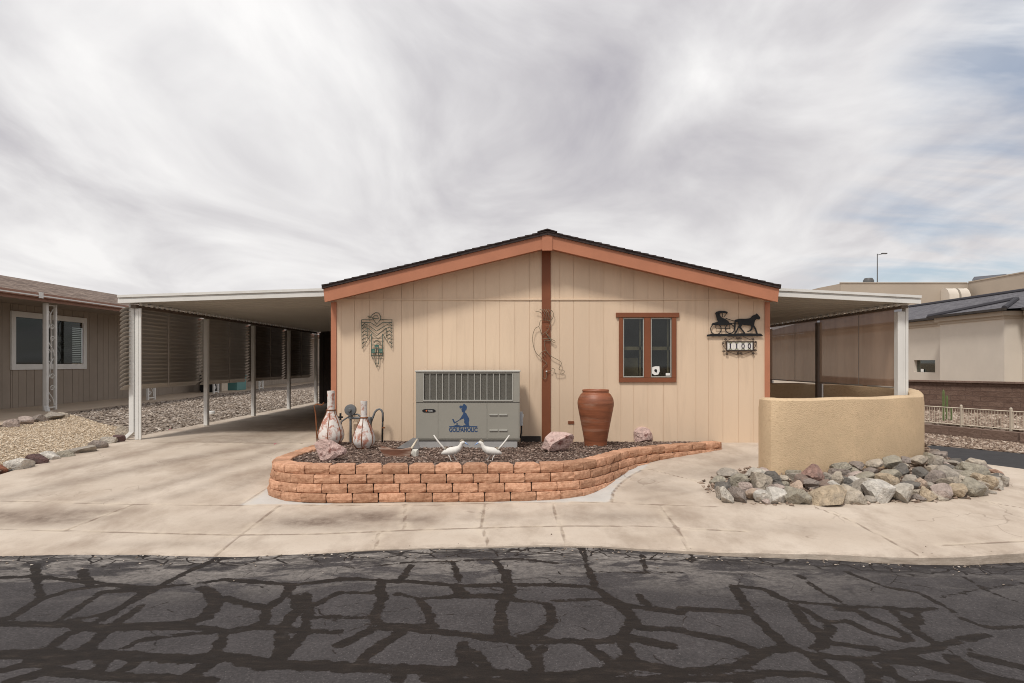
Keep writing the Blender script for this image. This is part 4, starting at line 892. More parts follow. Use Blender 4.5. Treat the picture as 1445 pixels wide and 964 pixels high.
def iron_post(Y, X=-12.62, z0=.22, z1=3.12):
    m = MB(); w = .2
    m.box(X-.03,X+.03,Y-w-.03,Y-w+.03,z0,z1).box(X-.03,X+.03,Y+w-.03,Y+w+.03,z0,z1)
    m.box(X-.02,X+.02,Y-w+.031,Y+w-.031,z1-.05,z1-.02).box(X-.02,X+.02,Y-w+.031,Y+w-.031,z0+.12,z0+.15)
    p = m.build('porch_post', 'white', nh); s = MB(); n_ = 4; hh = (z1-z0-.25)/n_
    for k in range(n_):
        za = z0+.15+k*hh; sg = 1 if k % 2 else -1
        pts = [(X, Y-sg*(w-.05)+sg*(2*w-.1)*t+.05*math.sin(t*6.28), za+hh*t) for t in np.linspace(.05,.95,12)]; s.tube(pts, .014, 5)
        for cy, cz, r in ((Y+sg*.08, za+hh*.22, .085), (Y-sg*.08, za+hh*.75, .085)):
            s.tube([(X, cy+r*(1-q/22)*math.cos(q*.45), cz+r*(1-q/22)*math.sin(q*.45)) for q in range(17)], .012, 5)
    s.build('scrollwork', 'white', p)
for Y in (17.55,22.35,27.1,31.8): iron_post(Y)
MB().box(-12.54,-12.46,17.2,17.28,.42,3.12).hexa([(-12.30,16.95,.24),(-12.22,16.95,.24),(-12.22,17.03,.24),(-12.30,17.03,.24)], [(-12.54,17.2,.42),(-12.46,17.2,.419),(-12.46,17.28,.419),(-12.54,17.28,.42)]).build('downspout', 'white', nh)
pat = [(-14.19,8.4),(-11.2,8.4),(-10.75,11),(-10.6,13.4),(-11.5,15.4),(-11.75,17),(-11.95,20),(-12.3,25),(-12.9,31),(-13.0,46),(-14.19,46)]
MB().prism(pat, -.1, .285, 'z').build('porch_slab', pm('warm porch concrete', (.46,.37,.28), .1, 1.2, .9), nh)
# things kept on the porch
bn = thing('storage_bin', 'teal plastic storage bin under the neighbouring porch behind carport blinds', 'bin', (-13.2,30.6,.285))
MB().box(-13.6,-13.0,30.0,31.0,.285,.9).build('body', 'bin', bn, bevel=.02); MB().box(-13.63,-12.97,29.97,31.03,.902,.97).build('lid', 'bin', bn, bevel=.015)
gr = thing('barbecue', 'black covered barbecue standing on the neighbouring porch', 'barbecue', (-13.3,27.6,.285))
MB().box(-13.7,-13.1,27.9,28.5,.36,1.1).build('cabinet', 'black', gr, bevel=.02); MB().tube([(-13.4,27.92,1.12),(-13.4,28.48,1.12)], .25, 14).build('lid', 'black', gr, smooth=.7)
MB().box(-13.66,-13.14,27.94,28.46,.29,.36).build('base', 'black', gr)
cr = thing('cream_box', 'cream coloured utility box beside barbecue on neighbouring porch', 'box', (-13.3,29,.285))
MB().box(-13.7,-13.2,28.9,29.5,.285,.95).build('body', 'fence', cr, bevel=.02); MB().box(-13.72,-13.18,28.88,29.52,.952,.99).build('lid', 'fence', cr, bevel=.01)
wf = thing('white_fence', 'white slatted fence far back beyond the gravel strip', 'fence', (-9,46.3,.2))
for k in range(7): box('post', 'white', wf, -14+k*1.5, -13.9+k*1.5, 46.3, 46.4, -.1, 1.5)
m = MB()
for k in range(30): m.box(-13.9+k*.3,-13.72+k*.3,46.25,46.28,0,1.4)
m.build('slat_panel', 'white', wf)

# ------------------------------------------------------------------ right-hand side street, fence, walls, buildings
def ribbon(name, A, B, mat, za, zb): 
    m = MB()
    for k in range(len(A)-1): m.add([(*A[k],za),(*B[k],zb),(*B[k+1],zb),(*A[k+1],za)], [(0,1,2,3)])
    return m.build(name, mat)
near = [(7.2,40),(7.3,18),(7.7,14.4),(8.24,13.2),(8.99,11.7),(9.8,10.1),(11.4,8.3),(14,7.3),(40,6.8)]
farr = [(9.0,40),(9.0,18),(9.15,15.8),(9.43,15.1),(10.5,13.7),(11.6,12.2),(13.4,10.6),(16,9.8),(40,9.2)]
tag(ribbon('side_street', near, farr, 'asphalt2', -.352, -.352), kind='structure')
cb = [(10.2,40),(10.2,20),(10.6,18.4),(10.97,17.56),(11.9,15.5),(13.0,13.6),(15,12.2),(18,11.6),(40,11)]
vg = tag(ribbon('verge_gravel', farr, cb, 'rsg_bed', -.35, -.345), 'pinkish stony gravel verge beside the dark side street', 'gravel', kind='stuff')
vp = [(9.43,15.1),(10.5,13.7),(11.6,12.2),(13,13.6),(11.9,15.5),(10.97,17.56),(10.3,19.5),(9.1,17)]
scatter('gravel_stones', 'rsg_chip', fill(vp, 3500, lambda x, y: -.335), .02, .055, .7, vg)['kind'] = 'stuff'
lw = MB(); s0 = 0
def wallrun(m, pts, t, z0, z1):
    s = 0
    for p, q in zip(pts[:-1], pts[1:]):
        d = np.array(q, float)-np.array(p, float); L = np.linalg.norm(d); d /= L; nn = np.array([d[1], -d[0]])*t
        a = [(*p,z0),(*q,z0),(*q,z1),(*p,z1)]; p2, q2 = np.array(p)-nn, np.array(q)-nn
        b = [(*p2,z0),(*q2,z0),(*q2,z1),(*p2,z1)]; uv = [[(s,z0),(s+L,z0),(s+L,z1),(s,z1)]]
        m.add(a, [(0,1,2,3)], uv=uv); m.add(b, [(3,2,1,0)], uv=[[(s,z1),(s+L,z1),(s+L,z0),(s,z0)]])
        m.add([a[3],a[2],b[2],b[3]], [(0,1,2,3)], uv=[[(s,0),(s+L,0),(s+L,.05),(s,.05)]]); s += L
wallrun(lw, [(10.2,40),(10.2,20),(10.6,18.4),(10.97,17.56),(11.9,15.5),(13.0,13.6),(15,12.2),(18,11.6)], -.2, -.4, -.10)
tag(lw.build('kerb_wall', 'cmulow', recalc=False), 'low brown block kerb wall carrying the cream metal fence', 'wall')
yg = [(20,40),(13.9,30),(13.2,24),(13.5,22.9),(15.1,20.8),(17,18.4),(19,17),(22,16.5),(40,15)]
dg = tag(ribbon('yard_gravel', [(x+.1,y) for x, y in cb], [(13.4,40)]+[(x+.15,y) for x, y in yg[1:]], 'rsg_bed', -.11, -.08), 'tan stony gravel between cream fence and brown block wall', 'gravel', kind='stuff')
scatter('gravel_stones', 'rsg_chip', fill([(11.1,17.6),(12.1,15.4),(13.2,13.7),(17,18.2),(13.6,22.5),(13.2,23.5)], 4000, lambda x, y: -.085), .025, .08, .7, dg)['kind'] = 'stuff'
fe = thing('metal_fence', 'cream metal picket fence on the low kerb wall at right', 'fence', (11.4,16.6,-.1))
FL = [(10.32,19.2),(10.97,17.56),(11.9,15.5),(13.0,13.6),(14.2,12.75)]; off = np.array([.09,.04]); Lc = catmull(FL, .02)+off
sL = np.concatenate([[0], np.cumsum(np.linalg.norm(np.diff(Lc, axis=0), axis=1))])
at = lambda s: (np.interp(s, sL, Lc[:,0]), np.interp(s, sL, Lc[:,1]))
s1 = float(sL[np.argmin(np.abs((Lc[:,0]/Lc[:,1])-(1356-CX)/F))]); s2 = float(sL[np.argmin(np.abs((Lc[:,0]/Lc[:,1])-(1427-CX)/F))]); stp = s2-s1
k0 = -int(s1/stp)
for k in range(k0, int((sL[-1]-s1)/stp)+1):
    x, y = at(s1+k*stp); MB().box(x-.024,x+.024,y-.024,y+.024,-.1,.42).lathe([(.03,.42),(.032,.44),(.02,.465),(0,.47)], (x,y,0), 8, cap=False).build('post', 'fence', fe)
m = MB(); 
for z in (-.055,.375):
    pts = [(*at(s), z) for s in np.arange(0, sL[-1], .15)]; m.tube(pts, .014, 4)
m.build('rail', 'fence', fe)
m = MB()
for s in np.arange(.03, sL[-1], stp/17):
    x, y = at(s); m.box(x-.005,x+.005,y-.005,y+.005,-.055,.375)
m.build('picket_panel', 'fence', fe)
bw = MB(); wallrun(bw, [(13.9,30),(13.2,24),(13.5,22.9),(15.1,20.8),(17,18.4),(19,17),(22,16.5)], -.2, -.3, .90)
bwo = thing('block_wall', 'tall brown split face block wall behind the cream fence', 'wall', (15.1,20.8,-.1))
bw.build('wall', 'cmu', bwo, recalc=False)
cpw = MB(); wallrun(cpw, [(13.88,30),(13.17,24),(13.47,22.88),(15.07,20.77),(16.98,18.36),(18.98,16.95),(22,16.45)], -.26, .902, .96); cpw.build('coping', 'cmulow', bwo, recalc=False)
ca = thing('cactus', 'slender green columnar cactus growing in gravel behind cream fence', 'cactus', (12.9,18.6,-.1))
def cact(x, y, h, r):
    vs = []; m = MB(); seg = 16
    pr = [(.75,0),(1,.08),(1,.9),(.7,.97),(.2,1)]
    for rr_, z in pr:
        for q in range(seg): a_ = 6.283*q/seg; k_ = r*rr_*(1 if q % 2 else .75); vs.append((x+k_*math.cos(a_), y+k_*math.sin(a_), -.1+z*h))
    m.add(vs, [(i*seg+q, i*seg+(q+1) % seg, (i+1)*seg+(q+1) % seg, (i+1)*seg+q) for i in range(4) for q in range(seg)]+[tuple(range(4*seg,5*seg))]); m.build('stem', 'cactus', ca)
for x, hh, r in ((1331.5,.9,.032),(1336,.74,.03),(1341,.42,.028),(1333.5,.5,.026)):
    cact((x-CX)*18.3/F, 18.3+random.uniform(-.1,.1), hh, r)
# beige house with a grey tile roof
bh = thing('beige_house', 'pale beige rendered house with grey tile roof behind the block wall', 'house', (19.9,30,-.1))
m = MB(); m.box(19.9,30,12,31.45,-.3,3.3).box(19.9,30,33.15,60,-.3,3.3).box(19.9,30,31.45,33.15,-.3,1.08).box(19.9,30,31.45,33.15,1.68,3.3).box(20.3,20.35,31.45,33.15,1.08,1.68); m.build('wall', 'beige', bh)
box('wall_bay', 'beige', bh, 19.2, 19.898, 26, 30, -.3, 3.3)
w_ = box('window', 'black', bh, 20.25, 20.29, 31.46, 33.14, 1.085, 1.675)
box('pane', 'glass', w_, 20.06, 20.07, 31.46, 33.14, 1.085, 1.675); box('candle', 'offwhite', w_, 20.0, 20.03, 32.55, 32.75, 1.10, 1.24)
m = MB()
for z0_, z1_, o_ in ((3.301,3.42,.06),(3.421,3.60,.16)):
    m.box(19.9-o_,30,12,25.9-o_,z0_,z1_).box(19.2-o_,30,26-o_,30+o_,z0_,z1_).box(19.9-o_,30,30.1+o_,60,z0_,z1_)
m.build('cornice', 'beige2', bh)
m = MB(); 
def quad(m, a, b, c, d):
    a, b, c, d = map(Vector, (a,b,c,d)); u = (b-a).length; v = (d-a).length; m.add([a,b,c,d], [(0,1,2,3)], uv=[[(0,0),(u,0),(u,v),(0,v)]])
quad(m, (19.55,12,3.66),(19.55,60,3.66),(25.6,60,5.2),(25.6,12,5.2)); quad(m, (25.6,12,5.2),(25.6,60,5.2),(31.5,60,3.66),(31.5,12,3.66))
m.add([(18.9,25.6,3.66),(18.9,30.4,3.66),(21.2,28,4.25)], [(0,1,2)], uv=[[(0,0),(4.8,0),(2.4,2.4)]])
m.add([(18.9,25.6,3.66),(21.2,28,4.25),(22,28,4.28),(19.7,25.6,3.70)], [(0,1,2,3)], uv=[[(0,0),(2.4,2.4),(3.2,2.4),(.8,0)]])
m.add([(18.9,30.4,3.66),(21.2,28,4.25),(22,28,4.28),(19.7,30.4,3.70)], [(0,1,2,3)], uv=[[(0,0),(2.4,2.4),(3.2,2.4),(.8,0)]])
m.build('roof', 'rooftile', bh, recalc=False)
m = MB(); m.tube([(25.6,12,5.22),(25.6,60,5.22)], .12, 8).tube([(18.9,25.6,3.69),(21.2,28,4.28)], .1, 8).tube([(18.9,30.4,3.69),(21.2,28,4.28)], .1, 8); m.build('ridge_tiles', 'rooftile', bh)
m = MB(); m.box(19.5,19.6,12,25.5,3.602,3.70).box(18.85,18.95,25.55,30.45,3.602,3.70).box(19.5,19.6,30.5,60,3.602,3.70); m.build('fascia', 'sealgap', bh)
# big commercial building far behind
cbd = thing('commercial_building', 'large flat topped tan commercial building far behind the tile roof', 'building', (41,70,-.5))
box('wall', 'beige2', cbd, 34.2, 47.8, 70, 78, -1, 10.03)
MB().hexa([(33.7,74,-1),(34.2,70,-1),(34.199,78,-1),(33.7,78,-1)], [(33.7,74,10.02),(34.2,70,10.02),(34.199,78,10.02),(33.7,78,10.02)]).build('wall', 'beige2', cbd)
box('wing', 'beige2', cbd, 47.81, 70, 52, 78, -1, 10.1)
box('coping', 'beige2', cbd, 34.15, 47.7, 69.94, 70.2, 10.035, 10.15); box('coping', 'beige2', cbd, 47.75, 48.1, 52, 69.9, 10.105, 10.22)
for xa, xb in ((1336,1350),(1353,1366)):
    Xa, Xb = (xa-CX)*69/F, (xb-CX)*69/F
    pr = [(69.93,9.3),(69.6,9.45),(69.2,9.4),(68.85,9.15),(68.6,8.7),(68.55,7.6),(69.93,7.6)]
    MB().prism(pr, Xa, Xb, 'x').build('duct_hood', 'beige', cbd, smooth=.6, bevel=.03)
MB().lathe([(.55,0),(.55,.5),(.4,.75),(0,.8)], ((1229-CX)*71/F,71.5,10.03), 14, cap=False).build('roof_vent', 'pole', cbd, smooth=.6)
sp = thing('solar_array', 'dark tilted solar panels on top of the tan commercial building', 'solar panel', (49.2,69,10.1))
MB().hexa([(47.95,69.6,10.28),(49.7,67.3,10.28),(50.6,68.2,10.75),(48.8,70.5,10.75)], [(47.95,69.6,10.34),(49.7,67.3,10.34),(50.6,68.2,10.81),(48.8,70.5,10.81)]).build('panel', 'solar', sp)
for x, y in ((48.9,70.2),(49.7,69.2),(50.5,68.2)): MB().tube([(x,y,10.1),(x,y,10.73)], .05, 6).build('strut', 'pole', sp)
lp = thing('street_lamp', 'tall slim street lamp rising behind the tan commercial building', 'street lamp', (42.9,79,-.6))
X = (1238-CX)*79/F; MB().tube([(X,79,-.6),(X,79,14.7)], [.10,.05], 8).build('pole', 'pole', lp)
MB().tube([(X,79,14.55),(X+.7,79,14.7)], .04, 6).build('arm', 'pole', lp); MB().box(X+.5,X+1.15,78.85,79.15,14.66,14.80).build('lamp_head', 'pole', lp, bevel=.04)

# ------------------------------------------------------------------ air conditioner
AY = 9.24; SA = AY/F
ac = thing('air_conditioner', 'large grey packaged air conditioner with blue golfer decal beside the home', 'air conditioner', (-.75,AY,.33))
def ax(x): return (x-CX)*SA
def az(y): return H-(y-CY)*SA
x0, x1 = ax(586.8), ax(733.3); zb, zt_ = az(620.4), az(525)
zs = az(567.5)
m = MB(); m.box(x0,x1,AY+.004,AY+.86,zb,zs-.004); m.box(x0+.012,ax(618),AY,AY+.0035,zb+.02,zs-.012).box(ax(618.8),ax(687),AY,AY+.0035,zb+.02,zs-.012).box(ax(688),x1-.012,AY,AY+.0035,zb+.02,zs-.012)
m.build('lower_cabinet', 'acbox', ac, bevel=.002)
m = MB(); gx0, gx1, gz0, gz1 = ax(597.8), ax(723), az(564.8), az(527.2)
m.box(x0,gx0,AY-.006,AY+.86,zs,zt_).box(gx1,x1,AY-.006,AY+.86,zs,zt_).box(gx0+.0005,gx1-.0005,AY-.006,AY+.86,zs,gz0).box(gx0+.0005,gx1-.0005,AY-.006,AY+.86,gz1,zt_).box(gx0+.001,gx1-.001,AY+.6,AY+.85,gz0+.001,gz1-.001)
m.build('upper_cabinet', 'acbox', ac, bevel=.003)
box('top_cover', pm('pale enamel top', (.50,.49,.45), .04, 2, .4), ac, x0-.012, x1+.012, AY-.018, AY+.875, zt_+.001, az(523), .008)
coil = box('coil', 'acdark', ac, gx0+.002, gx1-.002, AY+.03, AY+.08, gz0+.002, gz1-.002)
m = MB()
for k in range(46): z = gz0+.004+(gz1-gz0-.008)*k/45; m.box(gx0+.003,gx1-.003,AY+.012,AY+.016,z-.0014,z+.0014)
g = MB()
for k in range(1,14): x = gx0+(gx1-gx0)*k/14; g.box(x-.005,x+.005,AY-.002,AY+.008,gz0,gz1)
g.box(gx0-.008,gx1+.008,AY-.014,AY-.0065,gz0-.010,gz0+.006).box(gx0-.008,gx0+.004,AY-.014,AY-.0065,gz0+.0065,gz1).box(gx1-.004,gx1+.008,AY-.014,AY-.0065,gz0+.0065,gz1)
gg = g.build('grille', 'acbar', ac); m.build('mesh_wire', 'acbox', gg)
box('base_pad', 'acpad', ac, ax(590.5), ax(730), AY+.02, AY+.84, .22, zb-.001, .006)
box('base_rail', 'acdark', ac, x0+.01, x1-.01, AY+.012, AY+.85, zb-.02, zb-.0005)
ps = [(ax(570+a/6.428), az(500+b/6.428)) for a, b in ((165,512),(172,502),(190,497),(265,497),(282,503),(289,513),(282,522),(265,527),(190,527),(172,522))]
bd = MB().prism(ps, AY-.006, AY-.0005).build('badge', 'black', ac)
MB().tube([(ax(570+205/6.428), AY-.009, az(579.6)),(ax(570+205/6.428), AY-.0065, az(579.6))], .011, 14).build('emblem', 'orange', bd)
text('lettering', 'TRANE', 'offwhite', bd, ax(570+217/6.428), ax(570+260/6.428), az(580.8), az(578.6), AY-.0062)
dp = [(450,225),(480,195),(525,205),(540,175),(560,155),(580,175),(610,195),(625,230),(615,290),(585,320),(575,350),(610,370),(640,430),(670,480),(680,530),(665,580),(670,640),(690,664),(860,666),(860,688),(220,688),(225,666),(310,662),(390,632),(470,652),(540,663),(545,645),(600,640),(560,580),(565,530),(550,490),(500,508),(470,522),(345,606),(328,598),(290,512),(320,500),(352,572),(450,522),(480,480),(530,400),(550,360),(512,340),(500,290),(508,252),(470,266)]
kx = lambda a: ax(620+a/16.07); kz = lambda b: az(560+b/16.07)
dc = MB().prism([(kx(a), kz(b)) for a, b in dp], AY-.0022, AY-.0003).build('golfer_decal', 'navy', ac)
MB().tube([(kx(402),AY-.0025,kz(613)),(kx(402),AY-.0003,kz(613))], .011, 12).build('ball', 'navy', dc)
text('lettering', 'GOLFAHOLIC', 'navy', ac, kx(220), kx(866), kz(800), kz(694), AY-.0003, .0022, .035)
for yy in (548,689):
    for xa, xb in ((775,852),(862,938)):
        MB().box(ax(570+xa/6.428),ax(570+xb/6.428),AY-.014,AY-.0006,az(500+(yy+6)/6.428),az(500+(yy-6)/6.428)).build('vent_slot', 'acbar', ac, bevel=.003)
dx = MB().box(x1+.001,x1+.045,AY+.10,AY+.24,az(500+655/6.428),az(500+530/6.428)).build('disconnect_box', 'ltgrey', ac, bevel=.005)
MB().tube([(x1+.025,AY+.17,az(602)),(x1+.025,AY+.17,az(612)),(x1+.012,AY+.17,az(618)),(x1-.01,AY+.17,az(621.5))], .011, 8).build('cable', 'black', dx, smooth=True)
box('switch', 'offwhite', dx, x1+.0455, x1+.056, AY+.13, AY+.2, az(590), az(586))

# ------------------------------------------------------------------ pottery
def vase(loc, k, prof, label, arm=False):
    t = thing('vase', label, 'vase', loc)
    c = catmull([(r*k, z*k) for r, z in prof], .02); P = [(max(r, .001), z) for r, z in c]
    b = MB().lathe(P, loc, 30); b.build('body', 'vase', t, smooth=.8)
    zi = [i for i, (r, z) in enumerate(P) if z <= 415*k]; m = MB()
    for q in range(6):
        a_ = -math.pi/2+.02+q*math.pi/3; m.tube([(loc[0]+(P[i][0]+.003)*math.cos(a_), loc[1]+(P[i][0]+.003)*math.sin(a_), loc[2]+P[i][1]) for i in zi], .0052, 6)
    m.build('strap_cage', 'rust', t, smooth=True)
    rn = np.interp(415*k, [z for r, z in P], [r for r, z in P])
    MB().tube([(loc[0]+(rn+.005)*math.cos(a_), loc[1]+(rn+.005)*math.sin(a_), loc[2]+415*k) for a_ in np.linspace(0,6.283,25)[:-1]], .009, 6, closed=True).build('neck_ring', 'rust', t, smooth=True)
    MB().tube([(loc[0]+.13*k/.00124*1*math.cos(a_)*.9, loc[1]+.13*k/.00124*.9*math.sin(a_), loc[2]+.008) for a_ in np.linspace(0,6.283,25)[:-1]], .010, 6, closed=True).build('base_ring', 'rust', t, smooth=True)
    return t
PR = [(.5,0),(88,1),(112,22),(144,70),(152,130),(134,200),(98,290),(62,360),(47,410),(44,425),(43,530),(46,632),(44,638),(34,630)]
v1 = (-2.80, 9.66, mulz(-2.80,9.66)-.005); t1 = vase(v1, .00124, PR, 'taller flaking white and red long necked vase at the planter corner')
MB().tube([(v1[0]-.21,v1[1]+.02,v1[2]+.02),(v1[0]-.225,v1[1]+.02,v1[2]+.30),(v1[0]-.235,v1[1]+.02,v1[2]+.45),(v1[0]-.255,v1[1]+.02,v1[2]+.575),(v1[0]-.22,v1[1]+.02,v1[2]+.60),(v1[0]-.14,v1[1]+.02,v1[2]+.585),(v1[0]-.11,v1[1]+.02,v1[2]+.62)], .010, 6).build('iron_arm', 'rust', t1, smooth=True)
D2 = 9.08; v2 = ((513.5-CX)*D2/F, D2, mulz(-2.17,9.08)); vase(v2, .00102, PR, 'shorter flaking white and red long necked vase in front of gas meter')
UY = 9.52; ux = (840.5-CX)*UY/F; uz = mulz(ux, UY)-.01; us_ = UY/F
up = [(24,0),(30.5,.5),(33,10),(40,30),(47,48),(50.5,58),(51,64),(48,70),(42,75),(37.5,77),(36.8,78.5),(37.5,79.2),(37.6,81),(36,81.8),(33,80.5),(31,74)]
urn = thing('clay_urn', 'tall glazed rust red clay urn standing in mulch below window', 'urn', (ux,UY,uz))
MB().lathe([(max(r*us_*.5,.001), z*us_*.985) for r, z in [(p[0], p[1]) for p in catmull(up, .8)]], (ux,UY,uz), 40).build('body', 'urn', urn, smooth=.9)
for a_ in (-2.05,-1.55,-1.05,-.55): MB().lathe([(.018,-.012),(.016,0),(.008,.006),(0,.007)], (0,0,0), 10, cap=False).build('boss', 'urn', urn, smooth=True).matrix_local = Matrix.Translation((.243*math.cos(a_),.243*math.sin(a_), 67.5*us_)) @ Matrix.Rotation(a_+math.pi/2, 4, 'Z') @ Matrix.Rotation(math.pi/2, 4, 'X')
# ------------------------------------------------------------------ gas meter
gm = thing('gas_meter', 'grey gas regulator and piping against the cream wall behind vases', 'gas meter', (-3.0,10.1,.33))
gy = 10.08; gp = lambda a, b: W(440+a/8.033, 540+b/8.033, gy)
c = gp(440,310); r = .088
MB().tube([(c[0],gy-.05,c[2]),(c[0],gy-.045,c[2]),(c[0],gy-.02,c[2]),(c[0],gy+.02,c[2]),(c[0],gy+.045,c[2])], [.06,.085,r,r,.07], 28).build('regulator', 'grey', gm, smooth=.5)
MB().tube([(c[0],gy-.085,c[2]),(c[0],gy-.05,c[2])], [.02,.03], 14).build('regulator_cap', 'grey', gm, smooth=.6)
m = MB(); m.tube([gp(440,360), gp(440,410)], .034, 14).tube([gp(440,400), gp(440,735)], .019, 12); m.build('riser_pipe', 'grey', gm, smooth=.6)
MB().tube([gp(455,400),gp(560,400)], .022, 12).build('outlet_pipe', 'grey', gm, smooth=.6)
MB().tube([gp(430,385),gp(395,400),gp(340,438),gp(330,470)], .013, 10).build('inlet_pipe', 'grey', gm, smooth=.6)
MB().tube([gp(470,365),gp(520,360),gp(560,385)], .014, 10).build('bypass_pipe', 'grey', gm, smooth=.6)
v = gp(325,390); MB().box(v[0]-.012,v[0]+.012,gy-.02,gy+.02,v[2]-.05,v[2]+.06).box(v[0]-.035,v[0]+.04,gy-.012,gy+.012,v[2]-.015,v[2]+.01).build('valve', 'black', gm, bevel=.004)
v = gp(640,440); MB().box(v[0]-.075,v[0]+.05,gy-.06,gy+.05,v[2]-.12,v[2]+.07).build('meter_body', 'grey', gm, bevel=.02)
MB().tube([gp(660,480),gp(690,400),gp(715,335),gp(740,308),gp(765,300),gp(790,312),gp(804,345),gp(805,440)], .016, 10).build('gooseneck_pipe', 'grey', gm, smooth=True)
MB().tube([gp(803,430),gp(800,530),gp(797,725)], [.012,.014,.012], 10).build('drop_pipe', 'black', gm, smooth=True)
v = gp(822,510); MB().box(v[0]-.03,v[0]+.015,gy-.03,gy-.01,v[2]-.01,v[2]+.01).build('stop_cock', 'rust', gm)
v = gp(488,455); box('tag', 'siding', gm, v[0]-.035, v[0]+.035, gy+.01, gy+.015, v[2]-.02, v[2]+.02)
# ------------------------------------------------------------------ pink rocks, wood, slate, mallet, roadrunners
for (x, yb, w, h, seed, lab) in ((464,654,43,31,501,'pale pink quartz boulder in front of the taller vase'), (787.5,641.5,45,28,502,'wide pink streaked boulder right of the air conditioner'), (908.5,627,25,21,503,'small reddish pink boulder alone below the window')):
    D = 7.0
    while H-(yb-3-CY)*D/F > mulz((x-CX)*D/F, D): D += .01
    s = D/F; m = MB(); rock_mesh(m, (0,0,0), (w*s*1.05, w*s*.75, h*s*1.12), seed, 12, rz=.2); o = m.build('boulder', 'r_quartz', smooth=.4)
    o.location = ((x-CX)*s, D+.08, mulz((x-CX)*s, D)+h*s*.44); tag(o, lab, 'boulder', 'pink boulders in the planter')
def onm(x, y):                                                     # point on the mulch under a photo position
    D = 7.0
    while D < 10.2 and H-(y-CY)*D/F > mulz((x-CX)*D/F, D): D += .01
    return D
D = onm(560,645); s = D/F; P3 = lambda a, b, dd=0: ((530+a/7.605-CX)*(D+dd)/F, D+dd, H-(595+b/7.605-CY)*(D+dd)/F)
m = MB(); f = [P3(45,288),(P3(128,392)),(P3(250,388)),(P3(355,370)),(P3(376,325)),(P3(372,292)),(P3(280,312)),(P3(160,308))]
bk = [(x+.03*math.sin(i), y+.10+.02*(i % 3), z+.012*math.cos(i*2)) for i, (x, y, z) in enumerate(f)]; nf = len(f)
m.add(f+bk, [tuple(range(nf)), tuple(range(2*nf-1,nf-1,-1))]+[(i,(i+1) % nf,nf+(i+1) % nf,nf+i) for i in range(nf)])
tag(m.build('wood_slab', 'wood', bevel=.012), 'weathered red brown wood slab lying on mulch beside stone mallet', 'wood')
m = MB(); Ds = D+.75; S3 = lambda a, b, dd: ((530+a/7.605-CX)*(Ds+dd)/F, Ds+dd, H-(595+b/7.605-CY)*(Ds+dd)/F)
q4 = [S3(225,285,-.1),S3(470,290,-.1),S3(462,178,.12),S3(405,170,.14)]
q5 = [(x,y+.03,z-.04) for x, y, z in q4]
tag(m.hexa(q4, q5).build('slate_slab', 'slate', bevel=.006), 'dark slate slab leaning by the corner of the air conditioner', 'stone slab')
ml = thing('stone_mallet', 'pale stone block on a bleached stick, lying on mulch', 'mallet', P3(420,395))
m = MB(); c = P3(421,345,-.02); rock_mesh(m, c, (.10,.10,.115), 611, 16); m.build('head', 'halite', ml, smooth=.35)
MB().tube([P3(385,290,.05),P3(415,240,.16),P3(447,192,.26)], [.016,.013,.012], 8).build('handle', 'stick', ml, smooth=True)
def runner(sx, ax_, ay_, label):
    """a painted roadrunner garden statue; sx mirrors it; ax_, ay_ give the feet in the photo"""
    D = onm(ax_, ay_); s = D/F*1.0; X0 = (ax_-CX)*D/F; Z0 = mulz(X0, D)
    t = thing('roadrunner_statue', label, 'garden statue', (X0, D, Z0), 'white roadrunner statues')
    p = lambda dx, dz, dy=0: (X0+sx*dx*s, D+dy, Z0+dz*s)           # pixels from the feet, head towards +x
    body = [p(-20,9.5),p(-15,11.5),p(-8,13),p(0,14.5),p(5,17.5),p(7.5,21.5),p(8.5,24.5),p(11,25.5),p(13,25)]
    MB().tube(body, [.010,.033,.048,.046,.033,.023,.025,.022,.010], 12).build('body', 'statue', t, smooth=True)
    MB().tube([p(-14,15),p(-20,21),p(-26,28.5),p(-31,36)], [.024,.023,.021,.013], 8, sy=.5).build('tail', 'statue', t, smooth=True)
    MB().tube([p(-13,14.5),p(-16,18)], [.022,.018], 8).build('tail_band', 'crest', t, smooth=True)
    MB().tube([p(12.5,25.3),p(15,24),p(18.5,21.5)], [.010,.008,.003], 8).build('beak', 'beak', t, smooth=True)
    MB().tube([p(5.5,26.5),p(9,28.2),p(12,27.3)], [.010,.015,.007], 8).build('crest', 'crest', t, smooth=True)
    for dx, dy in ((-3,.02),(-7,-.02)):
        k_ = 1 if dx == -3 else 0
        MB().tube([p(dx-4,10,dy),p(dx-1+k_*2,5,dy),p(dx+k_*3,.6,dy),p(dx+4+k_*3,.3,dy-.01)], [.009,.006,.006,.004], 6).build('leg', 'statue', t, smooth=True)
    return t
runner(1, 643, 650, 'white roadrunner statue facing right, tail raised toward the left')
runner(-1, 688, 650, 'white roadrunner statue facing left, tail raised toward the right')

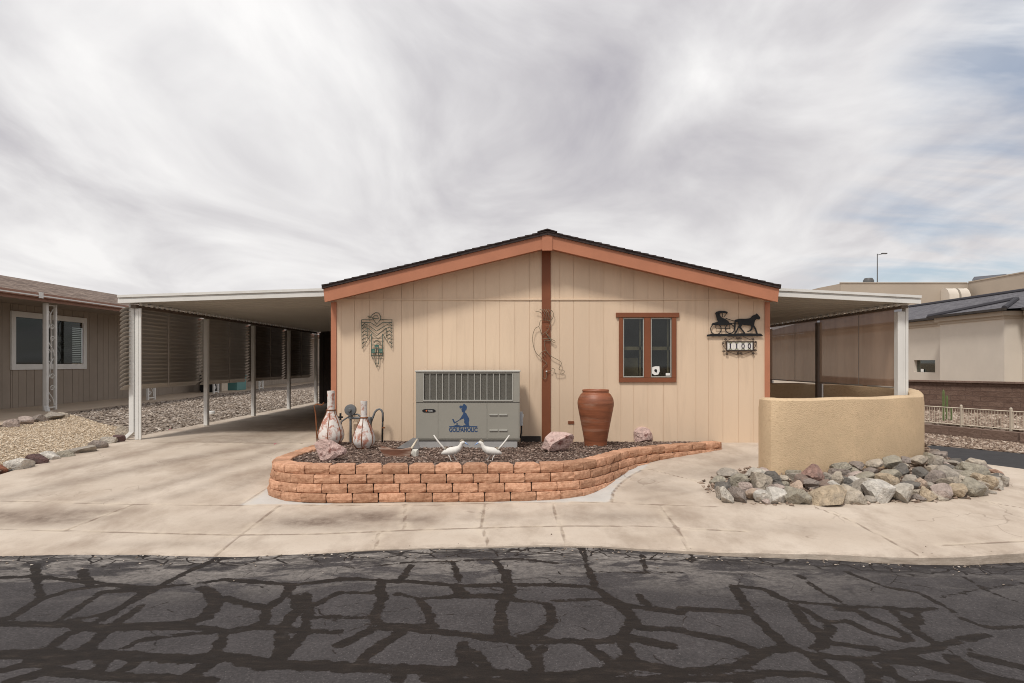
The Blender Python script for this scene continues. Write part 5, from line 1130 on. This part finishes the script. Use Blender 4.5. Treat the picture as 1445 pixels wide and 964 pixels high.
# ------------------------------------------------------------------ wall art
WY = FZ-.03
def wires(name, mat, parent, ox, oy, sc, L, r):
    m = MB()
    for pl in L: m.tube([W(ox+a/sc, oy+b/sc, WY) for a, b in pl], r, 6)
    return m.build(name, mat, parent, smooth=True)
tb = thing('thunderbird_wall_art', 'green metal wire thunderbird hung on the siding left of air conditioner', 'wall art', W(531,480,WY))
L = [[(345,185),(400,265),(450,205),(455,160),(430,115),(390,105),(350,130),(330,155),(275,157),(300,172),(345,180),(370,150),(410,150),(430,185),(345,188)],[(195,205),(345,205)],[(455,200),(608,200),(608,595),(480,395)],[(195,205),(203,598),(330,395)],
 [(330,395),(328,690),(350,745),(375,700),(380,795),(402,855),(428,795),(430,690),(455,745),(480,690),(480,395)],[(200,243),(320,243),(405,300),(480,243),(605,243)],[(200,290),(300,290),(400,360),(520,285)],[(275,315),(400,425),(530,315)],[(280,315),(280,450)],[(530,315),(530,450)],
 [(330,455),(480,455)],[(360,525),(390,485),(415,485),(460,530)],[(330,548),(475,548)],[(375,550),(380,690),(430,690),(425,550)],[(380,795),(430,795)],[(330,690),(480,690)],[(400,560),(400,660)],[(330,655),(480,655)]]
for y in (265,310,360,410,460,510):
    e = max(0,(y-420)*.5); L += [[(203,y+22),(232,y-8),(272-e,y+12)], [(605,y+22),(572,y-8),(536+e,y+12)]]
wires('wire_frame', 'verdigris', tb, 490, 430, 9.64, L, .0058)
for xa, xb, ya, yb in ((332,373,602,628),(432,478,602,628),(332,373,635,652),(432,478,635,652),(378,426,552,575)):
    a_, b_ = W(490+xa/9.64,430+yb/9.64,WY), W(490+xb/9.64,430+ya/9.64,WY); box('inlay', 'teal', tb, a_[0], b_[0], WY-.003, WY+.001, a_[2], b_[2])
ko = thing('flute_player_wall_art', 'bent wire flute player hung across the brown centre board', 'wall art', W(772,480,WY))
L = [[(190,142),(225,148),(260,165)],[(260,120),(285,160),(270,235)],[(280,120),(310,160),(290,240)],[(300,120),(330,170),(310,240)],[(325,120),(350,160),(325,250)],[(235,120),(262,135)],[(355,130),(380,170),(365,225),(340,250)],[(260,235),(340,245),(335,310),(315,345),(260,390)],
 [(260,235),(240,245),(225,300),(190,320),(165,380),(160,450),(175,530),(205,590),(240,620),(265,650),(310,690),(270,730),(268,840),(300,845),(305,775)],[(295,360),(350,430),(395,455),(385,475),(345,440),(300,370)],[(265,430),(350,430),(355,450),(285,452),(290,520),(300,555)],
 [(230,605),(265,565),(300,555),(330,590),(365,620),(460,680),(435,750),(485,760),(490,785),(465,798),(400,795),(390,750),(360,740)],[(305,775),(360,760)],[(265,600),(280,630)],[(280,580),(300,610)],[(225,300),(245,350),(260,390)],[(295,298),(325,298)]]
WY = FZ-.045
L = [[tuple(p) for p in catmull(pl, 12)] if len(pl) > 3 else pl for pl in L]
wires('wire_frame', 'wire', ko, 730, 420, 7.42, L, .0046)
q = W(730+306/7.42, 420+772/7.42, WY); MB().lathe([(.012,-.01),(.014,0),(.012,.01)], (q[0],WY-.006,q[2]), 12).build('hook', 'offwhite', ko)
# horse and buggy
WY = FZ-.03
hb = thing('horse_buggy_sign', 'black steel silhouette of a horse drawing a buggy on wall', 'wall art', W(1037,460,WY))
q2 = lambda L: [W(980+a/9.638, 420+b/9.638, WY)[::2] for a, b in L]
MB().prism(q2([(168,505),(250,491),(400,493),(560,490),(640,485),(905,490),(935,525),(168,530)]), WY-.004, WY+.004).build('base', 'black', hb)
MB().prism(q2([(897,278),(880,300),(845,291),(825,312),(816,340),(812,375),(838,420),(862,492),(842,492),(820,432),(795,395),(788,435),(765,458),(722,470),(715,464),(722,456),(752,443),(770,415),(768,380),(700,376),(650,370),(638,390),(636,412),(690,478),(686,492),(672,488),(620,420),(602,412),(578,470),(552,496),(538,490),(566,450),(590,400),(602,378),(592,350),(586,332),(572,336),(545,316),(548,304),(575,296),(620,287),(700,288),(745,282),(770,268),(790,245),(830,230),(846,214),(862,232),(880,248)]), WY-.0034, WY+.0034).build('horse', 'black', hb)
MB().prism(q2([(228,374),(245,347),(290,336),(322,330),(304,292),(292,244),(282,216),(295,195),(340,180),(400,179),(452,194),(442,214),(388,210),(352,214),(344,224),(352,250),(375,275),(420,290),(462,322),(472,340),(510,348),(507,368),(400,378)]), WY-.0028, WY+.0028).build('buggy', 'black', hb)
MB().prism(q2([(545,316),(562,318),(560,380),(558,420),(545,460),(530,470),(544,420),(540,370)]), WY-.0024, WY+.0024).build('tail', 'black', hb)
for cx, cy, rr_ in ((292,430,72),(482,425,62)):
    MB().tube([W(980+(cx+rr_*math.cos(a_))/9.638, 420+(cy+rr_*math.sin(a_))/9.638, WY) for a_ in np.linspace(0,6.283,33)[:-1]], .0075, 6, closed=True).build('wheel', 'black', hb)
wires('shafts', 'black', hb, 980, 420, 9.638, [[(450,203),(400,262)],[(378,212),(380,262)],[(425,282),(520,314),(600,322)],[(500,350),(600,358)],[(290,415),(490,425)],[(290,375),(290,415)],[(480,375),(480,430)],[(330,210),(330,240)]], .0056)
# house number
hn = thing('house_number_plaque', 'wrought iron plaque of four white tiles reading 1100 under horse sign', 'house number', W(1043,488,WY))
tx = lambda a: 1015+a/24.08; ty = lambda b: 465+b/24.08
m = MB(); fr = lambda a, b, c_, d: m.box(W(tx(a),0,WY)[0], W(tx(b),0,WY)[0], WY-.012, WY+.004, W(0,ty(d),WY)[2], W(0,ty(c_),WY)[2])
fr(218,266,395,740); fr(1130,1172,380,735); fr(267,1129,400,428); fr(267,1129,695,738)
m.build('frame', 'iron', hn)
for k, ch in enumerate('1100'):
    a_, b_ = 268+k*215.5, 268+(k+1)*215.5-3; X0, X1 = W(tx(a_),0,WY)[0], W(tx(b_),0,WY)[0]; z0, z1 = W(0,ty(694),WY)[2], W(0,ty(430),WY)[2]
    tl_ = box('number_tile', 'tile', hn, X0, X1, WY-.003, WY+.003, z0, z1); xm, w = (X0+X1)/2, X1-X0
    m = MB()
    for zz in (z0+.012, z1-.013): m.prism([(xm-w*.36,zz),(xm-w*.2,zz-.008),(xm,zz-.004),(xm+w*.2,zz-.008),(xm+w*.36,zz),(xm+w*.2,zz+.008),(xm,zz+.005),(xm-w*.2,zz+.008)], WY-.0045, WY-.0032)
    m.build('floral_border', 'olive', tl_)
    za, zb2 = z0+.020, z1-.020; zm, hh = (za+zb2)/2, (zb2-za)/2
    if ch == '1': m = MB().prism([(xm-.009,za),(xm+.009,za),(xm+.009,zb2),(xm-.003,zb2),(xm-.016,zb2-.016),(xm-.009,zb2-.018)], WY-.0055, WY-.0031)
    else: m = MB().tube([(xm+w*.20*math.cos(q),WY-.0045,zm+(hh-.006)*math.sin(q)) for q in np.linspace(0,6.283,25)[:-1]], .0068, 6, closed=True)
    m.build('numeral', 'indigo', tl_)
def spiral(cx, cy, r, turns=1.6, d=1, ph=0): return [(cx+d*r*(1-q/40)*math.cos(ph+q/30*turns*6.283), cy+r*(1-q/40)*math.sin(ph+q/30*turns*6.283)) for q in range(31)]
L = [[(270,385),(500,262),(540,240)],[(820,240),(1090,370)],[(660,235),(660,300)],[(280,745),(590,850),(650,850),(700,780)],[(1110,745),(790,850),(740,850),(690,780)],[(210,400),(120,420),(100,500),(160,610),(215,670)],[(1175,390),(1260,400),(1270,480),(1220,590),(1180,640)]]
L += [spiral(*a_) for a_ in ((215,335,46),(1140,320,46),(150,735,46),(255,820,46),(1230,700,46),(1150,805,46),(610,285,46),(715,285,46),(640,800,44),(740,800,44),(140,450,36),(1230,430,36))]
wires('scrollwork', 'iron', hn, 1015, 465, 24.08, L, .0042)
# a fallen bougainvillea petal or two on the concrete
for k, (x, y) in enumerate(((388,628),(150,629.5),(240,607))):
    X, D = GP(x, y); o = MB().add([(X-.025,D,.01),(X,D-.02,.004),(X+.03,D+.005,.022),(X,D+.02,.012)], [(0,1,2,3)]).build('petal', pm('magenta petal', (.42,.03,.10), .1, 5, .6)); o.location.z = G(D)+.006 if k != 1 else G(D)+.01
    tag(o, ('magenta petal fallen on driveway near the planter corner', 'magenta petal fallen by the border rocks beside the downspout', 'magenta petal fallen in gravel behind the white front post')[k], 'petal', 'fallen petals')

gx = rng.uniform(-6.5, 7, 420); gy_ = edgeZ(gx)+np.where(rng.random(420) < .93, -rng.exponential(.10, 420)-.01, rng.exponential(.10, 420)+.03)
tag(scatter('kerb_grit', 'gry_chip', [(x, y, (G(y)+.003 if y > edgeZ(x)+.02 else float(roadz(x))+.006)) for x, y in zip(gx, gy_)], .004, .012, .6), 'loose grit and small stones lying along the street edge', 'grit', kind='stuff')
# ------------------------------------------------------------------ light, sky, camera
SUN_EL, SUN_AZ = math.radians(56), math.radians(208)
sd = Vector((math.sin(SUN_AZ)*math.cos(SUN_EL), math.cos(SUN_AZ)*math.cos(SUN_EL), math.sin(SUN_EL)))
su = bpy.data.lights.new('sun', 'SUN'); su.energy = 1.5; su.angle = math.radians(10); su.color = (1,.955,.89)
so = bpy.data.objects.new('sun', su); C.objects.link(so); so.rotation_euler = sd.to_track_quat('Z', 'Y').to_euler()
w = bpy.data.worlds.new('World'); bpy.context.scene.world = w; w.use_nodes = True; t = w.node_tree; t.nodes.clear()
class WN(N):
    def __init__(s): s.t = t; s.out = t.nodes.new('ShaderNodeOutputWorld')
n = WN(); v = n.coord('Generated')
sky = n.n('ShaderNodeTexSky', sky_type='NISHITA'); sky.sun_disc = False; sky.sun_elevation = SUN_EL; sky.sun_rotation = SUN_AZ; sky.altitude = 150
b1 = n.n('ShaderNodeBackground'); b1.inputs[1].default_value = .06; n.l(sky.outputs[0], b1.inputs[0])
sx = n.n('ShaderNodeSeparateXYZ'); n.l(v, sx.inputs[0])
zc = n.math('ADD', n.math('MAXIMUM', sx.outputs[2], 0.0), .16)
cx = n.n('ShaderNodeCombineXYZ'); n.l(n.math('DIVIDE', sx.outputs[0], zc), cx.inputs[0]); n.l(n.math('DIVIDE', sx.outputs[1], zc), cx.inputs[1])
p = cx.outputs[0]
f1 = n.noise(n.mapping(p, (1.0,.62,1), (0,0,-.6)), 1.25, 9, .54, .7)
f2 = n.noise(n.mapping(p, (1.0,.6,1), (0,0,.6)), .8, 5, .55, .2)
sh = n.math('MULTIPLY_ADD', f1, .62, n.math('MULTIPLY', f2, .38))
cloud = n.ramp(sh, [(.36, (.47,.45,.51)), (.45, (.69,.67,.70)), (.53, (.92,.905,.915)), (.61, (1.14,1.125,1.115))])
hz = n.ramp(sx.outputs[2], [(.0, 1), (.42, 0)])
cloud = n.mix(n.math('MULTIPLY', hz, .58), cloud, (.98,.955,.94))
b2 = n.n('ShaderNodeBackground'); b2.inputs[1].default_value = .52; n.l(cloud, b2.inputs[0])
dv = lambda a, e, wd: None
# openings of blue: upper right and low on the right
dirv = n.n('ShaderNodeVectorMath', operation='DOT_PRODUCT'); n.l(v, dirv.inputs[0]); dirv.inputs[1].default_value = Vector((.78,1,.42)).normalized()
hole = n.ramp(dirv.outputs['Value'], [(.986, 0), (.9985, 1)])
dir2 = n.n('ShaderNodeVectorMath', operation='DOT_PRODUCT'); n.l(v, dir2.inputs[0]); dir2.inputs[1].default_value = Vector((.655,1,.135)).normalized()
hole2 = n.ramp(dir2.outputs['Value'], [(.982, 0), (.9995, 1)])
hole = n.math('MAXIMUM', hole, hole2)
br2 = n.noise(n.mapping(p, (.5,1.5,1), (0,0,.75)), 1.6, 6, .55, .3)
mask = n.math('MULTIPLY', hole, n.ramp(br2, [(.42, 0), (.62, .72)]), clamp=True)
ms = n.n('ShaderNodeMixShader'); n.l(mask, ms.inputs[0]); n.l(b2.outputs[0], ms.inputs[1]); n.l(b1.outputs[0], ms.inputs[2]); n.l(ms.outputs[0], n.out.inputs[0])
cam = bpy.data.cameras.new('camera'); co = bpy.data.objects.new('camera', cam); C.objects.link(co)
co.location = (0,0,H); co.rotation_euler = (math.pi/2,0,0); cam.sensor_width = 36; cam.lens = F/1445*36; cam.shift_x = -12.5/1445; cam.shift_y = 30/1445; cam.clip_end = 6000; cam.clip_start = .05
S = bpy.context.scene; S.camera = co
S.view_settings.view_transform = 'Standard'; S.view_settings.look = 'None'; S.view_settings.exposure = .74; S.view_settings.gamma = 1
S.cycles.max_bounces = 6; S.cycles.diffuse_bounces = 3; S.cycles.transparent_max_bounces = 8; S.cycles.use_denoising = True; S.cycles.filter_width = 1.0
